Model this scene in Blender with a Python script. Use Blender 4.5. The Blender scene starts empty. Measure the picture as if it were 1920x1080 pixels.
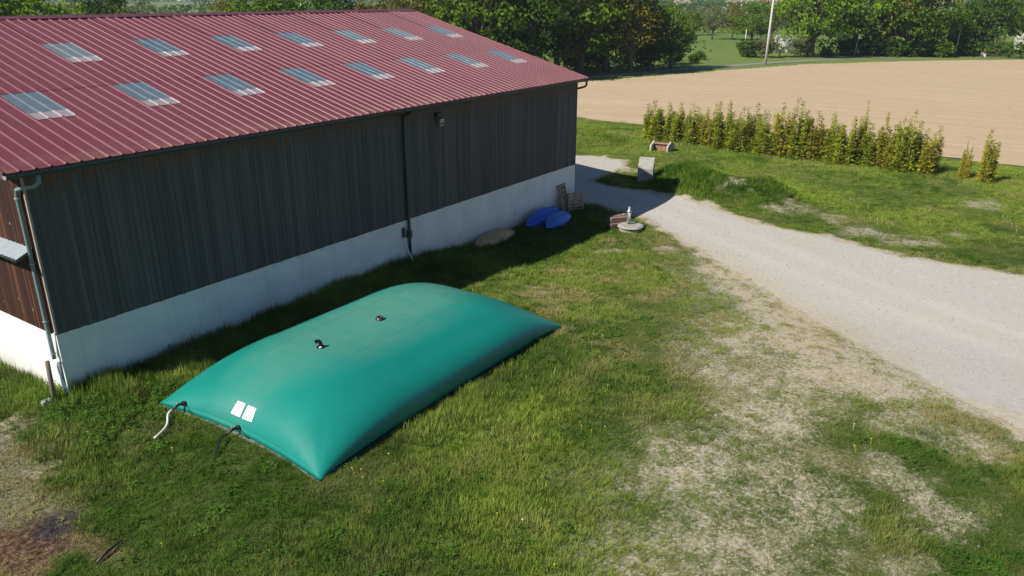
import bpy, math, random
import numpy as np
from mathutils import Vector, Matrix
R = math.radians
rng = np.random.default_rng(7)
random.seed(7)
scene = bpy.context.scene
C = scene.collection

# ------------------------------------------------------------------ camera
CAM = np.array([-7.7912, -18.6395, 9.2743])
YAW, PITCH, ROLL, FPX = R(34.565), R(20.656), R(0.076), 1453.4
_f = np.array([math.cos(PITCH)*math.cos(YAW), math.cos(PITCH)*math.sin(YAW), -math.sin(PITCH)])
_r = np.array([math.sin(YAW), -math.cos(YAW), 0.0])
_u = np.cross(_r, _f)
_r, _u = math.cos(ROLL)*_r+math.sin(ROLL)*_u, -math.sin(ROLL)*_r+math.cos(ROLL)*_u
cam = bpy.data.cameras.new('camera'); camo = bpy.data.objects.new('camera', cam); C.objects.link(camo)
cam.sensor_width = 36; cam.lens = FPX/1920*36; cam.clip_end = 20000; cam.clip_start = 0.1
camo.matrix_world = Matrix(((_r[0], _u[0], -_f[0], CAM[0]), (_r[1], _u[1], -_f[1], CAM[1]), (_r[2], _u[2], -_f[2], CAM[2]), (0, 0, 0, 1)))
scene.camera = camo

# ------------------------------------------------------------------ sky, sun, exposure
LD = Vector((0.97, -0.50, -1.0)).normalized()
world = bpy.data.worlds.new('World'); scene.world = world; world.use_nodes = True
nt = world.node_tree; nt.nodes.clear()
sky = nt.nodes.new('ShaderNodeTexSky'); sky.sky_type = 'NISHITA'; sky.sun_disc = False
sky.sun_elevation = math.asin(-LD.z); sky.sun_rotation = math.atan2(-LD.x, -LD.y)
sky.altitude = 200; sky.air_density = 1.0; sky.dust_density = 0.1; sky.ozone_density = 3.0
bg = nt.nodes.new('ShaderNodeBackground'); bg.inputs[1].default_value = 0.062
wo = nt.nodes.new('ShaderNodeOutputWorld')
nt.links.new(sky.outputs[0], bg.inputs[0]); nt.links.new(bg.outputs[0], wo.inputs[0])
sl = bpy.data.lights.new('sun', 'SUN'); sl.energy = 4.9; sl.angle = R(0.53); sl.color = (1.0, 0.95, 0.865)
so = bpy.data.objects.new('sun', sl); C.objects.link(so); so.rotation_euler = LD.to_track_quat('-Z', 'Y').to_euler()
so.location = (-30, 30, 40)
vs = scene.view_settings
vs.view_transform = 'Standard'; vs.look = 'None'; vs.exposure = 0.50; vs.gamma = 1.0; vs.use_curve_mapping = False
scene.render.engine = 'CYCLES'
cy = scene.cycles
cy.use_denoising = True; cy.max_bounces = 6; cy.diffuse_bounces = 3; cy.glossy_bounces = 2; cy.transmission_bounces = 3
cy.transparent_max_bounces = 8; cy.volume_bounces = 0; cy.caustics_reflective = False; cy.caustics_refractive = False
cy.use_adaptive_sampling = True; cy.adaptive_threshold = 0.02

# ------------------------------------------------------------------ pixel -> world
def ray(px, py):
    d = _f+_r*(px-960)/FPX+_u*(540-py)/FPX
    return d
def at(px, py, z=0.0):
    d = ray(px, py); p = CAM+d*(-CAM[2]/d[2])           # meets the ground, which lies lower beyond the tank
    for _ in range(8): p = CAM+d*((z+float(zb0(p[0]))-CAM[2])/d[2])
    return p
def zb0(x): return -.36*ss(11, 18, x)
def SC(p): return (CAM[0]+(p[0]-CAM[0])*1.0388, CAM[1]+(p[1]-CAM[1])*1.0388)
def ats(L, z=0.0): return [tuple(at(a, b, z)[:2]) for a, b in L]
def topix(P):
    d = np.asarray(P, float)-CAM; zz = d@_f
    zz = np.where(np.abs(zz) < 1e-6, 1e-6, zz)
    return 960+FPX*(d@_r)/zz, 540-FPX*(d@_u)/zz, zz

# ------------------------------------------------------------------ numpy noise
_tab = rng.random((256, 256))
def vnoise(x, y):
    xi = np.floor(x).astype(int); yi = np.floor(y).astype(int)
    fx = x-xi; fy = y-yi; fx = fx*fx*(3-2*fx); fy = fy*fy*(3-2*fy)
    a = _tab[xi % 256, yi % 256]; b = _tab[(xi+1) % 256, yi % 256]; c = _tab[xi % 256, (yi+1) % 256]; d = _tab[(xi+1) % 256, (yi+1) % 256]
    return (a*(1-fx)+b*fx)*(1-fy)+(c*(1-fx)+d*fx)*fy
def fbm(x, y, o=4, ox=0.0):
    s = np.zeros_like(np.asarray(x, float)); a = .5; f = 1.0
    for i in range(o):
        s = s+a*vnoise(x*f+17.3*i+ox, y*f+9.1*i-ox); a *= .5; f *= 2.03
    return s/(1-.5**o)
def ss(a, b, x):
    t = np.clip((x-a)/(b-a), 0, 1); return t*t*(3-2*t)
def polydist(poly, x, y):                       # signed distance, positive inside
    x = np.asarray(x, float); y = np.asarray(y, float)
    inside = np.zeros(x.shape, bool); dmin = np.full(x.shape, 1e18)
    n = len(poly)
    for i in range(n):
        x1, y1 = poly[i]; x2, y2 = poly[(i+1) % n]
        if y1 != y2:
            cnd = ((y1 > y) != (y2 > y)) & (x < (x2-x1)*(y-y1)/(y2-y1)+x1)
            inside ^= cnd
        ex, ey = x2-x1, y2-y1; L = ex*ex+ey*ey+1e-12
        t = np.clip(((x-x1)*ex+(y-y1)*ey)/L, 0, 1)
        dmin = np.minimum(dmin, (x-x1-t*ex)**2+(y-y1-t*ey)**2)
    d = np.sqrt(dmin)
    return np.where(inside, d, -d)
def segdist(pts, x, y):
    dmin = np.full(np.shape(x), 1e18)
    for (x1, y1), (x2, y2) in zip(pts[:-1], pts[1:]):
        ex, ey = x2-x1, y2-y1; L = ex*ex+ey*ey+1e-12
        t = np.clip(((x-x1)*ex+(y-y1)*ey)/L, 0, 1)
        dmin = np.minimum(dmin, (x-x1-t*ex)**2+(y-y1-t*ey)**2)
    return np.sqrt(dmin)

# ------------------------------------------------------------------ layout maps (metres)
TRACK = ats([(1040, 292), (1130, 294), (1166, 302), (1170, 314), (1150, 321), (1116, 331), (1104, 342), (1140, 350), (1190, 357), (1240, 369), (1265, 373), (1290, 377), (1330, 387), (1400, 414), (1470, 430), (1540, 442), (1620, 466), (1700, 485), (1800, 499), (1920, 520), (2250, 590), (2500, 800), (2300, 1000), (1920, 806), (1800, 752), (1700, 700), (1620, 650), (1520, 596), (1430, 545), (1370, 503), (1310, 468), (1258, 437), (1215, 411), (1180, 398), (1130, 385), (1090, 379), (1070, 376)])
FIELD = [(47.9, 30), (60, 29.5), (74.5, 26.7), (90, 21.2), (112, 13.2), (128, 1.5), (142, -13), (158, -38), (170, -130), (44, -130), (45.5, -18), (46, -11.5), (47.1, 3)]
FIELD = [SC(p) for p in FIELD]
ROAD = [(40, 40.5), (62, 33.5), (77, 29.0), (91, 25.0), (103, 21.0), (115, 16.6), (129, 9.2), (143, 0), (156, -11), (172, -30), (186, -60), (196, -120)]
ROAD = [SC(p) for p in ROAD]
MOUND = [(32.8, -2.5), (30.95, -4.0), (31.3, -7.0)]
LANE = ats([(1095, 352), (1180, 374), (1270, 398), (1400, 455), (1600, 535), (1800, 610), (2000, 680), (2300, 780)])
STRIP = ats([(1300, 478), (1345, 500), (1420, 548), (1520, 600), (1620, 655), (1740, 725), (1800, 760), (1700, 752), (1600, 740), (1500, 720), (1440, 650), (1380, 585)])
SPARSE = ats([(1300, 600), (1330, 545), (1290, 480), (1330, 480), (1400, 540), (1500, 590), (1700, 700), (1880, 790), (1740, 760), (1620, 770), (1545, 800), (1560, 850), (1600, 900), (1500, 960), (1450, 1000), (1430, 1090), (1120, 1100), (1215, 960), (1150, 900), (1230, 840), (1320, 770), (1390, 740), (1280, 660)])
SPOTS = [(1140, 470, .4), (1235, 468, .6), (1005, 545, .4), (1380, 365, 1.0), (1480, 395, .9), (1560, 410, .8), (1620, 432, 1.0), (1700, 452, 1.1), (1745, 460, .7), (1800, 440, .5), (1840, 385, 1.0), (1660, 880, 1.0), (1760, 960, .9), (1560, 960, .9), (1700, 800, .9), (1820, 850, .7), (1190, 318, 1.0), (1660, 1060, .7), (1160, 385, .5), (30, 800, .6), (75, 880, .4)]
SPOTS = [(*at(a, b)[:2], r) for a, b, r in SPOTS]
HAY = ats([(-120, 815), (30, 825), (70, 850), (85, 905), (135, 935), (140, 975), (60, 985), (-120, 1010)])
BURN = ats([(-120, 1000), (30, 990), (70, 960), (140, 965), (150, 1000), (210, 1020), (270, 1058), (190, 1050), (120, 1045), (80, 1075), (60, 1120), (-120, 1130)])
ASH = at(110, 985)[:2]
TX0, TX1, TY0, TY1 = 0.99, 10.6, -7.83, -2.22           # the tank's corners

def base_h(x, y):
    z = 0.05*(fbm(x*.35, y*.35, 3)-.5)
    z = z*ss(0.0, 1.5, -polydist([(TX0, TY0), (TX1, TY0), (TX1, TY1), (TX0, TY1)], x, y))
    z = z-0.13*np.clip(y, 0, 9)*ss(.6, -.6, x)*ss(-60, -40, x)
    z = z+zb0(x)
    m = segdist(MOUND, x, y)
    z = z+0.88*np.exp(-(m/1.6)**2)*(.85+.3*fbm(x*.8, y*.8, 2))
    z = z+0.18*np.exp(-((x-39.0)/2.0)**2)*ss(-25, -15, y)*ss(6, 2, y)
    d = np.hypot(x-CAM[0], y-CAM[1])
    z = z+np.clip(d-900, 0, 1800)*0.017*(.6+.8*fbm(x/700., y/700., 3))
    return z
def track_mask(x, y):
    return polydist(TRACK, x, y)+0.55*(fbm(x*1.3, y*1.3, 4)-.5)
def bare_mask(x, y):
    d = polydist(SPARSE, x, y)
    n = fbm(x*.55, y*.55, 4, 3.0)
    b = ss(-2.6, 1.6, d+2.6*(n-.5))*(.50+.60*(fbm(x*.8, y*.8, 4, 40.)-.2))
    b = np.maximum(b, .86*ss(-.9, .7, polydist(STRIP, x, y)+1.3*(fbm(x*.9, y*.9, 4, 8.)-.5)))
    for sx, sy, r in SPOTS:
        q = np.hypot(x-sx, y-sy)
        b = np.maximum(b, .62*ss(r*1.9, r*.1, q+2.2*(fbm(x*1.3, y*1.3, 4, 5.)-.5)))
    e = polydist(TRACK, x, y)
    b = np.maximum(b, ss(-.75, -.05, e+.9*(fbm(x*1.7, y*1.7, 3)-.5))*.95)
    return np.clip(b, 0, 1)
def hay_mask(x, y): return ss(-.3, .35, polydist(HAY, x, y)+.6*(fbm(x*1.5, y*1.5, 3)-.5))
def burn_mask(x, y): return ss(-.2, .25, polydist(BURN, x, y)+.55*(fbm(x*2, y*2, 3)-.5))
def ash_mask(x, y): return ss(.75, .15, np.hypot(x-ASH[0], y-ASH[1])+.5*(fbm(x*3, y*3, 3)-.5))

# ------------------------------------------------------------------ material helpers
class NT:
    def __init__(s, name):
        s.m = bpy.data.materials.new(name); s.m.use_nodes = True; s.t = s.m.node_tree; s.t.nodes.clear()
        s.out = s.t.nodes.new('ShaderNodeOutputMaterial')
    def n(s, typ, **kw):
        o = s.t.nodes.new(typ)
        for k, v in kw.items():
            if k.startswith('i_'): o.inputs[int(k[2:]) if k[2:].isdigit() else k[2:].replace('_', ' ')].default_value = v
            else: setattr(o, k, v)
        return o
    def l(s, a, b): s.t.links.new(a, b)
    def coord(s, which='Object', scale=(1, 1, 1)):
        c = s.n('ShaderNodeTexCoord'); mp = s.n('ShaderNodeMapping'); mp.inputs['Scale'].default_value = scale
        s.l(c.outputs[which], mp.inputs[0]); return mp.outputs[0]
    def noise(s, vec, scale, detail=4, rough=.6):
        o = s.n('ShaderNodeTexNoise'); o.inputs['Scale'].default_value = scale; o.inputs['Detail'].default_value = detail; o.inputs['Roughness'].default_value = rough
        if vec is not None: s.l(vec, o.inputs['Vector'])
        return o.outputs[0]
    def ramp(s, fac, stops):
        o = s.n('ShaderNodeValToRGB'); e = o.color_ramp.elements
        while len(e) < len(stops): e.new(.5)
        for q, (p, c) in zip(e, stops): q.position = p; q.color = (*c, 1) if len(c) == 3 else c
        s.l(fac, o.inputs[0]); return o.outputs[0]
    def mix(s, fac, a, b, mode='MIX'):
        o = s.n('ShaderNodeMix', data_type='RGBA', blend_type=mode)
        for sock, v in ((o.inputs[0], fac), (o.inputs[6], a), (o.inputs[7], b)):
            if hasattr(v, 'is_output'): s.l(v, sock)
            elif isinstance(v, (int, float)): sock.default_value = v
            else: sock.default_value = (*v, 1)
        return o.outputs[2]
    def math(s, op, a, b=0.0, clamp=False):
        o = s.n('ShaderNodeMath', operation=op, use_clamp=clamp)
        for sock, v in ((o.inputs[0], a), (o.inputs[1], b)):
            if hasattr(v, 'is_output'): s.l(v, sock)
            else: sock.default_value = v
        return o.outputs[0]
    def bsdf(s, color, rough=.7, spec=.3, bump=None, bs=.3, bd=.02, metal=0.0, coat=0.0):
        p = s.n('ShaderNodeBsdfPrincipled')
        for k, v in (('Base Color', color), ('Roughness', rough), ('Metallic', metal), ('Specular IOR Level', spec), ('Coat Weight', coat)):
            if hasattr(v, 'is_output'): s.l(v, p.inputs[k])
            elif k == 'Base Color': p.inputs[k].default_value = (*v, 1)
            else: p.inputs[k].default_value = v
        if bump is not None:
            b = s.n('ShaderNodeBump'); b.inputs['Strength'].default_value = bs; b.inputs['Distance'].default_value = bd
            s.l(bump, b.inputs['Height']); s.l(b.outputs[0], p.inputs['Normal'])
        s.l(p.outputs[0], s.out.inputs[0]); return p

def simple(name, col, rough=.6, var=.25, scale=6, spec=.3, metal=0.0, stretch=(1, 1, 1), bump=.15):
    t = NT(name); v = t.coord('Object', stretch); n = t.noise(v, scale, 5)
    d = tuple(c*(1-var) for c in col); b = tuple(min(1, c*(1+var)) for c in col)
    n2 = t.noise(v, scale*6, 3)
    c = t.ramp(n, [(.25, d), (.75, b)]); c = t.mix(.25, c, t.ramp(n2, [(.3, d), (.7, b)]))
    t.bsdf(c, rough, spec, n2, bump, .01, metal); return t.m

M = {}
M['gutter'] = simple('gutter_zinc_dark', (.035, .05, .055), .38, .2, 3, .5)
M['pipe'] = simple('downpipe_grey_pvc', (.17, .235, .235), .45, .15, 4, .4)
M['white_pipe'] = simple('white_hose', (.78, .78, .76), .4, .06, 6)
M['black'] = simple('black_plastic', (.016, .016, .018), .42, .3, 8, .45)
M['grey_post'] = simple('weathered_post', (.18, .15, .12), .9, .35, 9, .1, 0, (1, 1, .2), .4)
M['concrete'] = simple('concrete', (.30, .285, .255), .9, .35, 3.5, .1, 0, (1, 1, 1), .4)
M['conc_white'] = simple('pale_concrete', (.43, .42, .40), .9, .28, 4, .1, 0, (1, 1, 1), .4)
M['brick'] = simple('red_brick', (.34, .19, .135), .9, .3, 9, .1, 0, (1, 1, 1), .4)
M['beam'] = simple('reddish_timber', (.19, .125, .105), .85, .35, 7, .1, 0, (.3, 1, 1), .3)
M['pallet'] = simple('pallet_wood', (.33, .23, .17), .85, .3, 8, .1, 0, (1, 1, .2), .3)
M['kayak'] = simple('blue_polyethylene', (.012, .09, .52), .38, .12, 3, .4)
M['kayak2'] = simple('lighter_blue_polyethylene', (.03, .14, .50), .4, .12, 3, .4)
M['tan_hull'] = simple('tan_hull', (.42, .30, .16), .6, .25, 3, .3)
M['bark'] = simple('bark', (.10, .085, .065), .95, .4, 5, .05, 0, (1, 1, .25), .5)
M['pole'] = simple('pole_concrete', (.52, .50, .45), .85, .15, 2, .15, 0, (1, 1, .1))
M['galv'] = simple('galvanised', (.34, .36, .37), .4, .2, 5, .5, .6)
M['alu'] = simple('pale_corrugated_sheet', (.30, .335, .36), .4, .12, 6, .5)
M['white'] = simple('white_print', (.80, .80, .79), .5, .03, 5)
M['mark'] = simple('grey_print', (.25, .25, .27), .6, .1, 5)
M['mat'] = simple('ground_fabric', (.17, .175, .155), .9, .2, 12, .1)
M['red'] = simple('faded_red', (.45, .10, .08), .7, .1, 5)
M['roofdark'] = simple('ridge_flashing', (.12, .042, .055), .45, .2, 3, .4)
M['orange'] = simple('orange_plastic', (.6, .16, .04), .5, .1, 5)
M['floor'] = simple('barn_floor', (.25, .24, .22), .9, .2, 1)
M['gap_dark'] = simple('inner_lining', (.06, .05, .045), .95, .2, 2)  # dark colour of the added light-blocking panels behind the wall boards

# roof sheets
t = NT('red_lacquered_steel'); v = t.coord('Object'); n = t.noise(v, 1.3, 5); n2 = t.noise(t.coord('Object', (6, .5, 1)), 2.5, 4)
oi = t.n('ShaderNodeObjectInfo')
c = t.ramp(n, [(.3, (.132, .029, .039)), (.7, (.162, .039, .051))]); c = t.mix(.35, c, t.ramp(n2, [(.3, (.125, .034, .045)), (.75, (.19, .056, .070))]))
c = t.mix(t.math('MULTIPLY', oi.outputs['Random'], .25), c, (.20, .065, .085))
gp_ = t.n('ShaderNodeNewGeometry'); sz_ = t.n('ShaderNodeSeparateXYZ'); t.l(gp_.outputs['Position'], sz_.inputs[0])
mr = t.n('ShaderNodeMapRange'); mr.inputs[1].default_value = 5.92; mr.inputs[2].default_value = 5.70; t.l(sz_.outputs[2], mr.inputs[0])
c = t.mix(t.math('MULTIPLY', mr.outputs[0], t.ramp(t.noise(gp_.outputs['Position'], 1.7, 5, .7), [(.45, (0, 0, 0)), (.68, (.5, .5, .5))])), c, (.27, .20, .13))
c = t.mix(t.ramp(t.noise(gp_.outputs['Position'], .6, 6, .7), [(.55, (0, 0, 0)), (.75, (.25, .25, .25))]), c, (.17, .065, .072))
t.bsdf(c, .50, .26, n2, .05, .01); M['roof'] = t.m
# translucent roof-light sheet
t = NT('translucent_sheet'); v = t.coord('Object'); n = t.noise(v, 2.5, 4)
oi = t.n('ShaderNodeObjectInfo')
c = t.ramp(n, [(.3, (.15, .235, .31)), (.75, (.26, .34, .40))])
c = t.mix(t.math('MULTIPLY', t.math('POWER', oi.outputs['Random'], 3.0), .5), c, (.45, .47, .48))
pb = t.bsdf(c, .48, .25); tr = t.n('ShaderNodeBsdfTransparent'); tr.inputs[0].default_value = (.75, .86, .9, 1)
mx = t.n('ShaderNodeMixShader'); mx.inputs[0].default_value = .46
t.l(tr.outputs[0], mx.inputs[1]); t.l(pb.outputs[0], mx.inputs[2]); t.l(mx.outputs[0], t.out.inputs[0]); M['skylight'] = t.m
# weathered grey boards, browner where the eave keeps them dry
def boardmat(name, a, b, top, topz):
    t = NT(name); oi = t.n('ShaderNodeObjectInfo'); tc = t.n('ShaderNodeTexCoord')
    geo = t.n('ShaderNodeNewGeometry'); mp = t.n('ShaderNodeMapping'); mp.inputs['Scale'].default_value = (14, 14, .35)
    t.l(geo.outputs['Position'], mp.inputs[0])
    n = t.noise(mp.outputs[0], 1.0, 6, .65)
    c = t.ramp(n, [(.25, a), (.75, b)])
    c = t.mix(t.math('MULTIPLY', oi.outputs['Random'], .5), c, tuple(x*.65 for x in a))
    sp = t.n('ShaderNodeSeparateXYZ'); t.l(geo.outputs['Position'], sp.inputs[0])
    if topz:
        zz = t.math('ADD', sp.outputs[2], t.math('MULTIPLY', t.math('SUBTRACT', oi.outputs['Random'], .5), .5))
        zz = t.math('ADD', zz, t.math('MULTIPLY', t.math('SUBTRACT', n, .5), .9))
        mr = t.n('ShaderNodeMapRange'); mr.inputs[1].default_value = topz; mr.inputs[2].default_value = topz+.55; t.l(zz, mr.inputs[0])
        c = t.mix(mr.outputs[0], c, top)
    else:
        vo = t.n('ShaderNodeTexVoronoi'); vo.inputs['Scale'].default_value = 2.6
        mp2 = t.n('ShaderNodeMapping'); mp2.inputs['Scale'].default_value = (1, 2.2, .9); t.l(geo.outputs['Position'], mp2.inputs[0]); t.l(mp2.outputs[0], vo.inputs['Vector'])
        c = t.mix(t.math('LESS_THAN', vo.outputs[0], .085), c, top)
        st = t.noise(mp.outputs[0], .5, 3); c = t.mix(t.ramp(st, [(.56, (0, 0, 0)), (.7, (.7, .7, .7))]), c, (.13, .055, .02))
    t.bsdf(c, .85, .2, n, .5, .012); return t.m
M['board'] = boardmat('weathered_grey_board', (.064, .061, .061), (.148, .141, .138), (.155, .086, .055), 5.10)
M['board_brown'] = boardmat('dark_stained_board', (.030, .014, .010), (.062, .026, .018), (.40, .34, .27), None)
# rendered wall
t = NT('white_render'); g = t.n('ShaderNodeNewGeometry'); sp = t.n('ShaderNodeSeparateXYZ'); t.l(g.outputs['Position'], sp.inputs[0])
n = t.noise(g.outputs['Position'], 1.2, 6); mp = t.n('ShaderNodeMapping'); mp.inputs['Scale'].default_value = (3, 3, .25); t.l(g.outputs['Position'], mp.inputs[0])
n2 = t.noise(mp.outputs[0], 1, 5, .7)
c = t.ramp(n, [(.3, (.66, .67, .66)), (.7, (.80, .80, .78))]); c = t.mix(t.ramp(n2, [(.5, (0, 0, 0)), (.8, (.5, .5, .5))]), c, (.50, .47, .41))
mr = t.n('ShaderNodeMapRange'); mr.inputs[1].default_value = .55; mr.inputs[2].default_value = -.1; t.l(t.math('ADD', sp.outputs[2], t.math('MULTIPLY', t.math('SUBTRACT', n2, .5), 1.1)), mr.inputs[0])
c = t.mix(t.math('MULTIPLY', mr.outputs[0], .55), c, (.34, .31, .24))
t.bsdf(c, .9, .1, t.noise(g.outputs['Position'], 30, 4), .15, .006); M['render'] = t.m
# tank fabric
t = NT('green_coated_fabric'); v = t.coord('Object'); n = t.noise(v, .9, 5); n2 = t.noise(t.coord('Object', (1, .35, 1)), 3.0, 6, .7)
sp = t.n('ShaderNodeSeparateXYZ'); t.l(v, sp.inputs[0])
dx = t.math('MULTIPLY', t.math('SUBTRACT', sp.outputs[0], 6.0), .22); dy = t.math('MULTIPLY', t.math('ADD', sp.outputs[1], 4.7), .55)
rr = t.math('ADD', t.math('MULTIPLY', dx, dx), t.math('MULTIPLY', dy, dy))
mr = t.n('ShaderNodeMapRange'); mr.inputs[1].default_value = 1.25; mr.inputs[2].default_value = .1; t.l(t.math('ADD', rr, t.math('MULTIPLY', t.math('SUBTRACT', n, .5), 1.4)), mr.inputs[0])
dust = t.math('MULTIPLY', mr.outputs[0], t.ramp(n2, [(.3, (.55, .55, .55)), (.75, (1, 1, 1))]))
c = t.ramp(n, [(.3, (.005, .178, .137)), (.7, (.007, .198, .153))]); c = t.mix(t.math('MULTIPLY', dust, .24), c, (.30, .36, .28)); c = t.mix(t.ramp(t.noise(t.coord('Object', (.5, 1.6, 1)), 1.4, 6, .75), [(.58, (0, 0, 0)), (.72, (.16, .16, .16))]), c, (.010, .12, .095))
wr = t.noise(t.coord('Object', (1.2, .5, 1)), 1.6, 3)
t.bsdf(c, t.math('ADD', .31, t.math('MULTIPLY', dust, .3)), .32, wr, .07, .05); M['tank'] = t.m
M['seam'] = simple('welded_seam', (.005, .175, .138), .4, .1, 4, .4)

# ground material with wear masks
t = NT('meadow_ground'); g = t.n('ShaderNodeNewGeometry'); P = g.outputs['Position']
at_ = t.n('ShaderNodeAttribute'); at_.attribute_name = 'wear'; sc_ = t.n('ShaderNodeSeparateColor'); t.l(at_.outputs['Color'], sc_.inputs[0])
n1 = t.noise(P, .25, 5); n2 = t.noise(P, 2.2, 6, .65); n3 = t.noise(P, 11, 5, .7); n4 = t.noise(P, 45, 3)
green = t.ramp(n2, [(.25, (.045, .062, .014)), (.5, (.080, .108, .024)), (.8, (.130, .135, .045))])
green = t.mix(.4, green, t.ramp(n1, [(.3, (.040, .085, .016)), (.7, (.105, .115, .030))]))
soil = t.ramp(n3, [(.25, (.27, .22, .155)), (.55, (.405, .355, .27)), (.8, (.49, .45, .37))])
soil = t.mix(t.ramp(n1, [(.4, (0, 0, 0)), (.65, (.7, .7, .7))]), soil, (.43, .36, .245))
f = t.math('ADD', sc_.outputs[0], t.math('MULTIPLY', t.math('SUBTRACT', n3, .5), 1.5)); f = t.math('ADD', f, t.math('MULTIPLY', t.math('SUBTRACT', n2, .5), .5))
mr = t.n('ShaderNodeMapRange'); mr.inputs[1].default_value = .22; mr.inputs[2].default_value = .78; t.l(f, mr.inputs[0])
fa = t.n('ShaderNodeAttribute'); fa.attribute_name = 'meadow'; nf = t.noise(P, .012, 3)
far_g = t.mix(.5, t.ramp(nf, [(.35, (.085, .150, .030)), (.55, (.150, .190, .050)), (.7, (.185, .185, .070))]), t.ramp(n2, [(.3, (.075, .13, .03)), (.7, (.15, .20, .05))]))
green = t.mix(fa.outputs['Fac'], green, far_g)
c = t.mix(mr.outputs[0], green, soil)
hay = t.ramp(n3, [(.36, (.07, .072, .038)), (.5, (.16, .15, .095)), (.64, (.26, .24, .165))])
c = t.mix(sc_.outputs[1], c, hay)
burn = t.ramp(n3, [(.36, (.026, .016, .012)), (.5, (.085, .052, .035)), (.66, (.21, .135, .085))])
c = t.mix(sc_.outputs[2], c, burn)
at2 = t.n('ShaderNodeAttribute'); at2.attribute_name = 'ash'
c = t.mix(t.math('MULTIPLY', at2.outputs['Fac'], .92), c, t.ramp(n3, [(.3, (.010, .010, .012)), (.7, (.06, .055, .06))]))
t.bsdf(c, .95, .05, t.math('ADD', n3, t.math('MULTIPLY', n4, .5)), .7, .05); M['ground'] = t.m
# gravel track
t = NT('pale_limestone_gravel'); g = t.n('ShaderNodeNewGeometry'); P = g.outputs['Position']
n1 = t.noise(P, .35, 4); n2 = t.noise(P, 6, 6, .7); vo = t.n('ShaderNodeTexVoronoi'); vo.inputs['Scale'].default_value = 22; t.l(P, vo.inputs['Vector'])
vo2 = t.n('ShaderNodeTexVoronoi'); vo2.inputs['Scale'].default_value = 9; t.l(P, vo2.inputs['Vector'])
c = t.ramp(n2, [(.25, (.335, .310, .272)), (.6, (.425, .402, .365)), (.85, (.48, .462, .43))])
c = t.mix(.30, c, t.ramp(vo.outputs[0], [(.1, (.46, .44, .405)), (.6, (.35, .33, .295))]))
c = t.mix(t.ramp(n1, [(.45, (0, 0, 0)), (.7, (.5, .5, .5))]), c, (.40, .35, .27))
c = t.mix(t.math('LESS_THAN', vo2.outputs[0], .13), c, (.30, .285, .27))
ru = t.n('ShaderNodeAttribute'); ru.attribute_name = 'rut'
c = t.mix(t.math('MULTIPLY', ru.outputs['Fac'], t.ramp(n1, [(.3, (.15, .15, .15)), (.7, (.5, .5, .5))])), c, (.465, .445, .41))
ed = t.n('ShaderNodeAttribute'); ed.attribute_name = 'edge'
c = t.mix(t.math('MULTIPLY', ed.outputs['Fac'], .75), c, t.ramp(n2, [(.3, (.33, .28, .20)), (.7, (.45, .40, .31))]))
t.bsdf(c, .95, .08, t.math('ADD', vo.outputs[0], n2), .22, .015); M['gravel'] = t.m
# field
t = NT('dry_tilled_soil'); g = t.n('ShaderNodeNewGeometry'); P = g.outputs['Position']
mp = t.n('ShaderNodeMapping'); mp.inputs['Rotation'].default_value = (0, 0, R(8)); mp.inputs['Scale'].default_value = (2.4, .16, 1); t.l(P, mp.inputs[0])
n1 = t.noise(mp.outputs[0], 1.0, 4); n2 = t.noise(P, 3.0, 6, .75); n3 = t.noise(P, .05, 4)
c = t.ramp(n2, [(.25, (.31, .235, .140)), (.55, (.415, .325, .205)), (.8, (.50, .41, .28))])
c = t.mix(.35, c, t.ramp(n1, [(.3, (.33, .245, .15)), (.7, (.46, .365, .24))])); c = t.mix(t.ramp(n3, [(.35, (0, 0, 0)), (.7, (.6, .6, .6))]), c, (.42, .315, .19)); c = t.mix(t.ramp(t.noise(mp.outputs[0], .33, 5, .7), [(.45, (0, 0, 0)), (.7, (.45, .45, .45))]), c, (.50, .42, .30)); c = t.mix(t.ramp(t.noise(P, .9, 5, .8), [(.52, (0, 0, 0)), (.72, (.5, .5, .5))]), c, (.30, .22, .13))
t.bsdf(c, 1.0, .02, t.math('ADD', n1, n2), .6, .08); M['field'] = t.m
M['asphalt'] = simple('worn_asphalt', (.21, .205, .20), .9, .15, 1.5, .1)

def softn(t, up):                              # normals tipped skyward so blades and leaves shade brighter, as one mass
    g = t.n('ShaderNodeNewGeometry'); a = t.n('ShaderNodeVectorMath', operation='ADD'); t.l(g.outputs['Normal'], a.inputs[0]); a.inputs[1].default_value = (0, 0, up)
    b = t.n('ShaderNodeVectorMath', operation='NORMALIZE'); t.l(a.outputs[0], b.inputs[0]); return b.outputs[0]
def leafmat(name, cols, trans=.35, inst=False):
    t = NT(name); oi = t.n('ShaderNodeObjectInfo'); g = t.n('ShaderNodeNewGeometry')
    n = t.noise(g.outputs['Position'], .55, 4); 
    ri = g.outputs['Random Per Island']
    f = t.math('ADD', t.math('MULTIPLY', n, .6), t.math('MULTIPLY', ri, .4))
    c = t.ramp(f, [(.25, cols[0]), (.5, cols[1]), (.75, cols[2])])
    c = t.mix(t.math('MULTIPLY', oi.outputs['Random'], .3), c, tuple(x*.75 for x in cols[0]))
    d = t.n('ShaderNodeBsdfDiffuse'); tl = t.n('ShaderNodeBsdfTranslucent'); t.l(softn(t, .7), d.inputs['Normal'])
    t.l(c, d.inputs[0]); t.l(t.mix(1.0, c, (1.0, .95, .45), 'MULTIPLY'), tl.inputs[0])
    m1 = t.n('ShaderNodeMixShader'); m1.inputs[0].default_value = trans; t.l(d.outputs[0], m1.inputs[1]); t.l(tl.outputs[0], m1.inputs[2])
    t.l(m1.outputs[0], t.out.inputs[0]); return t.m
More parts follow.
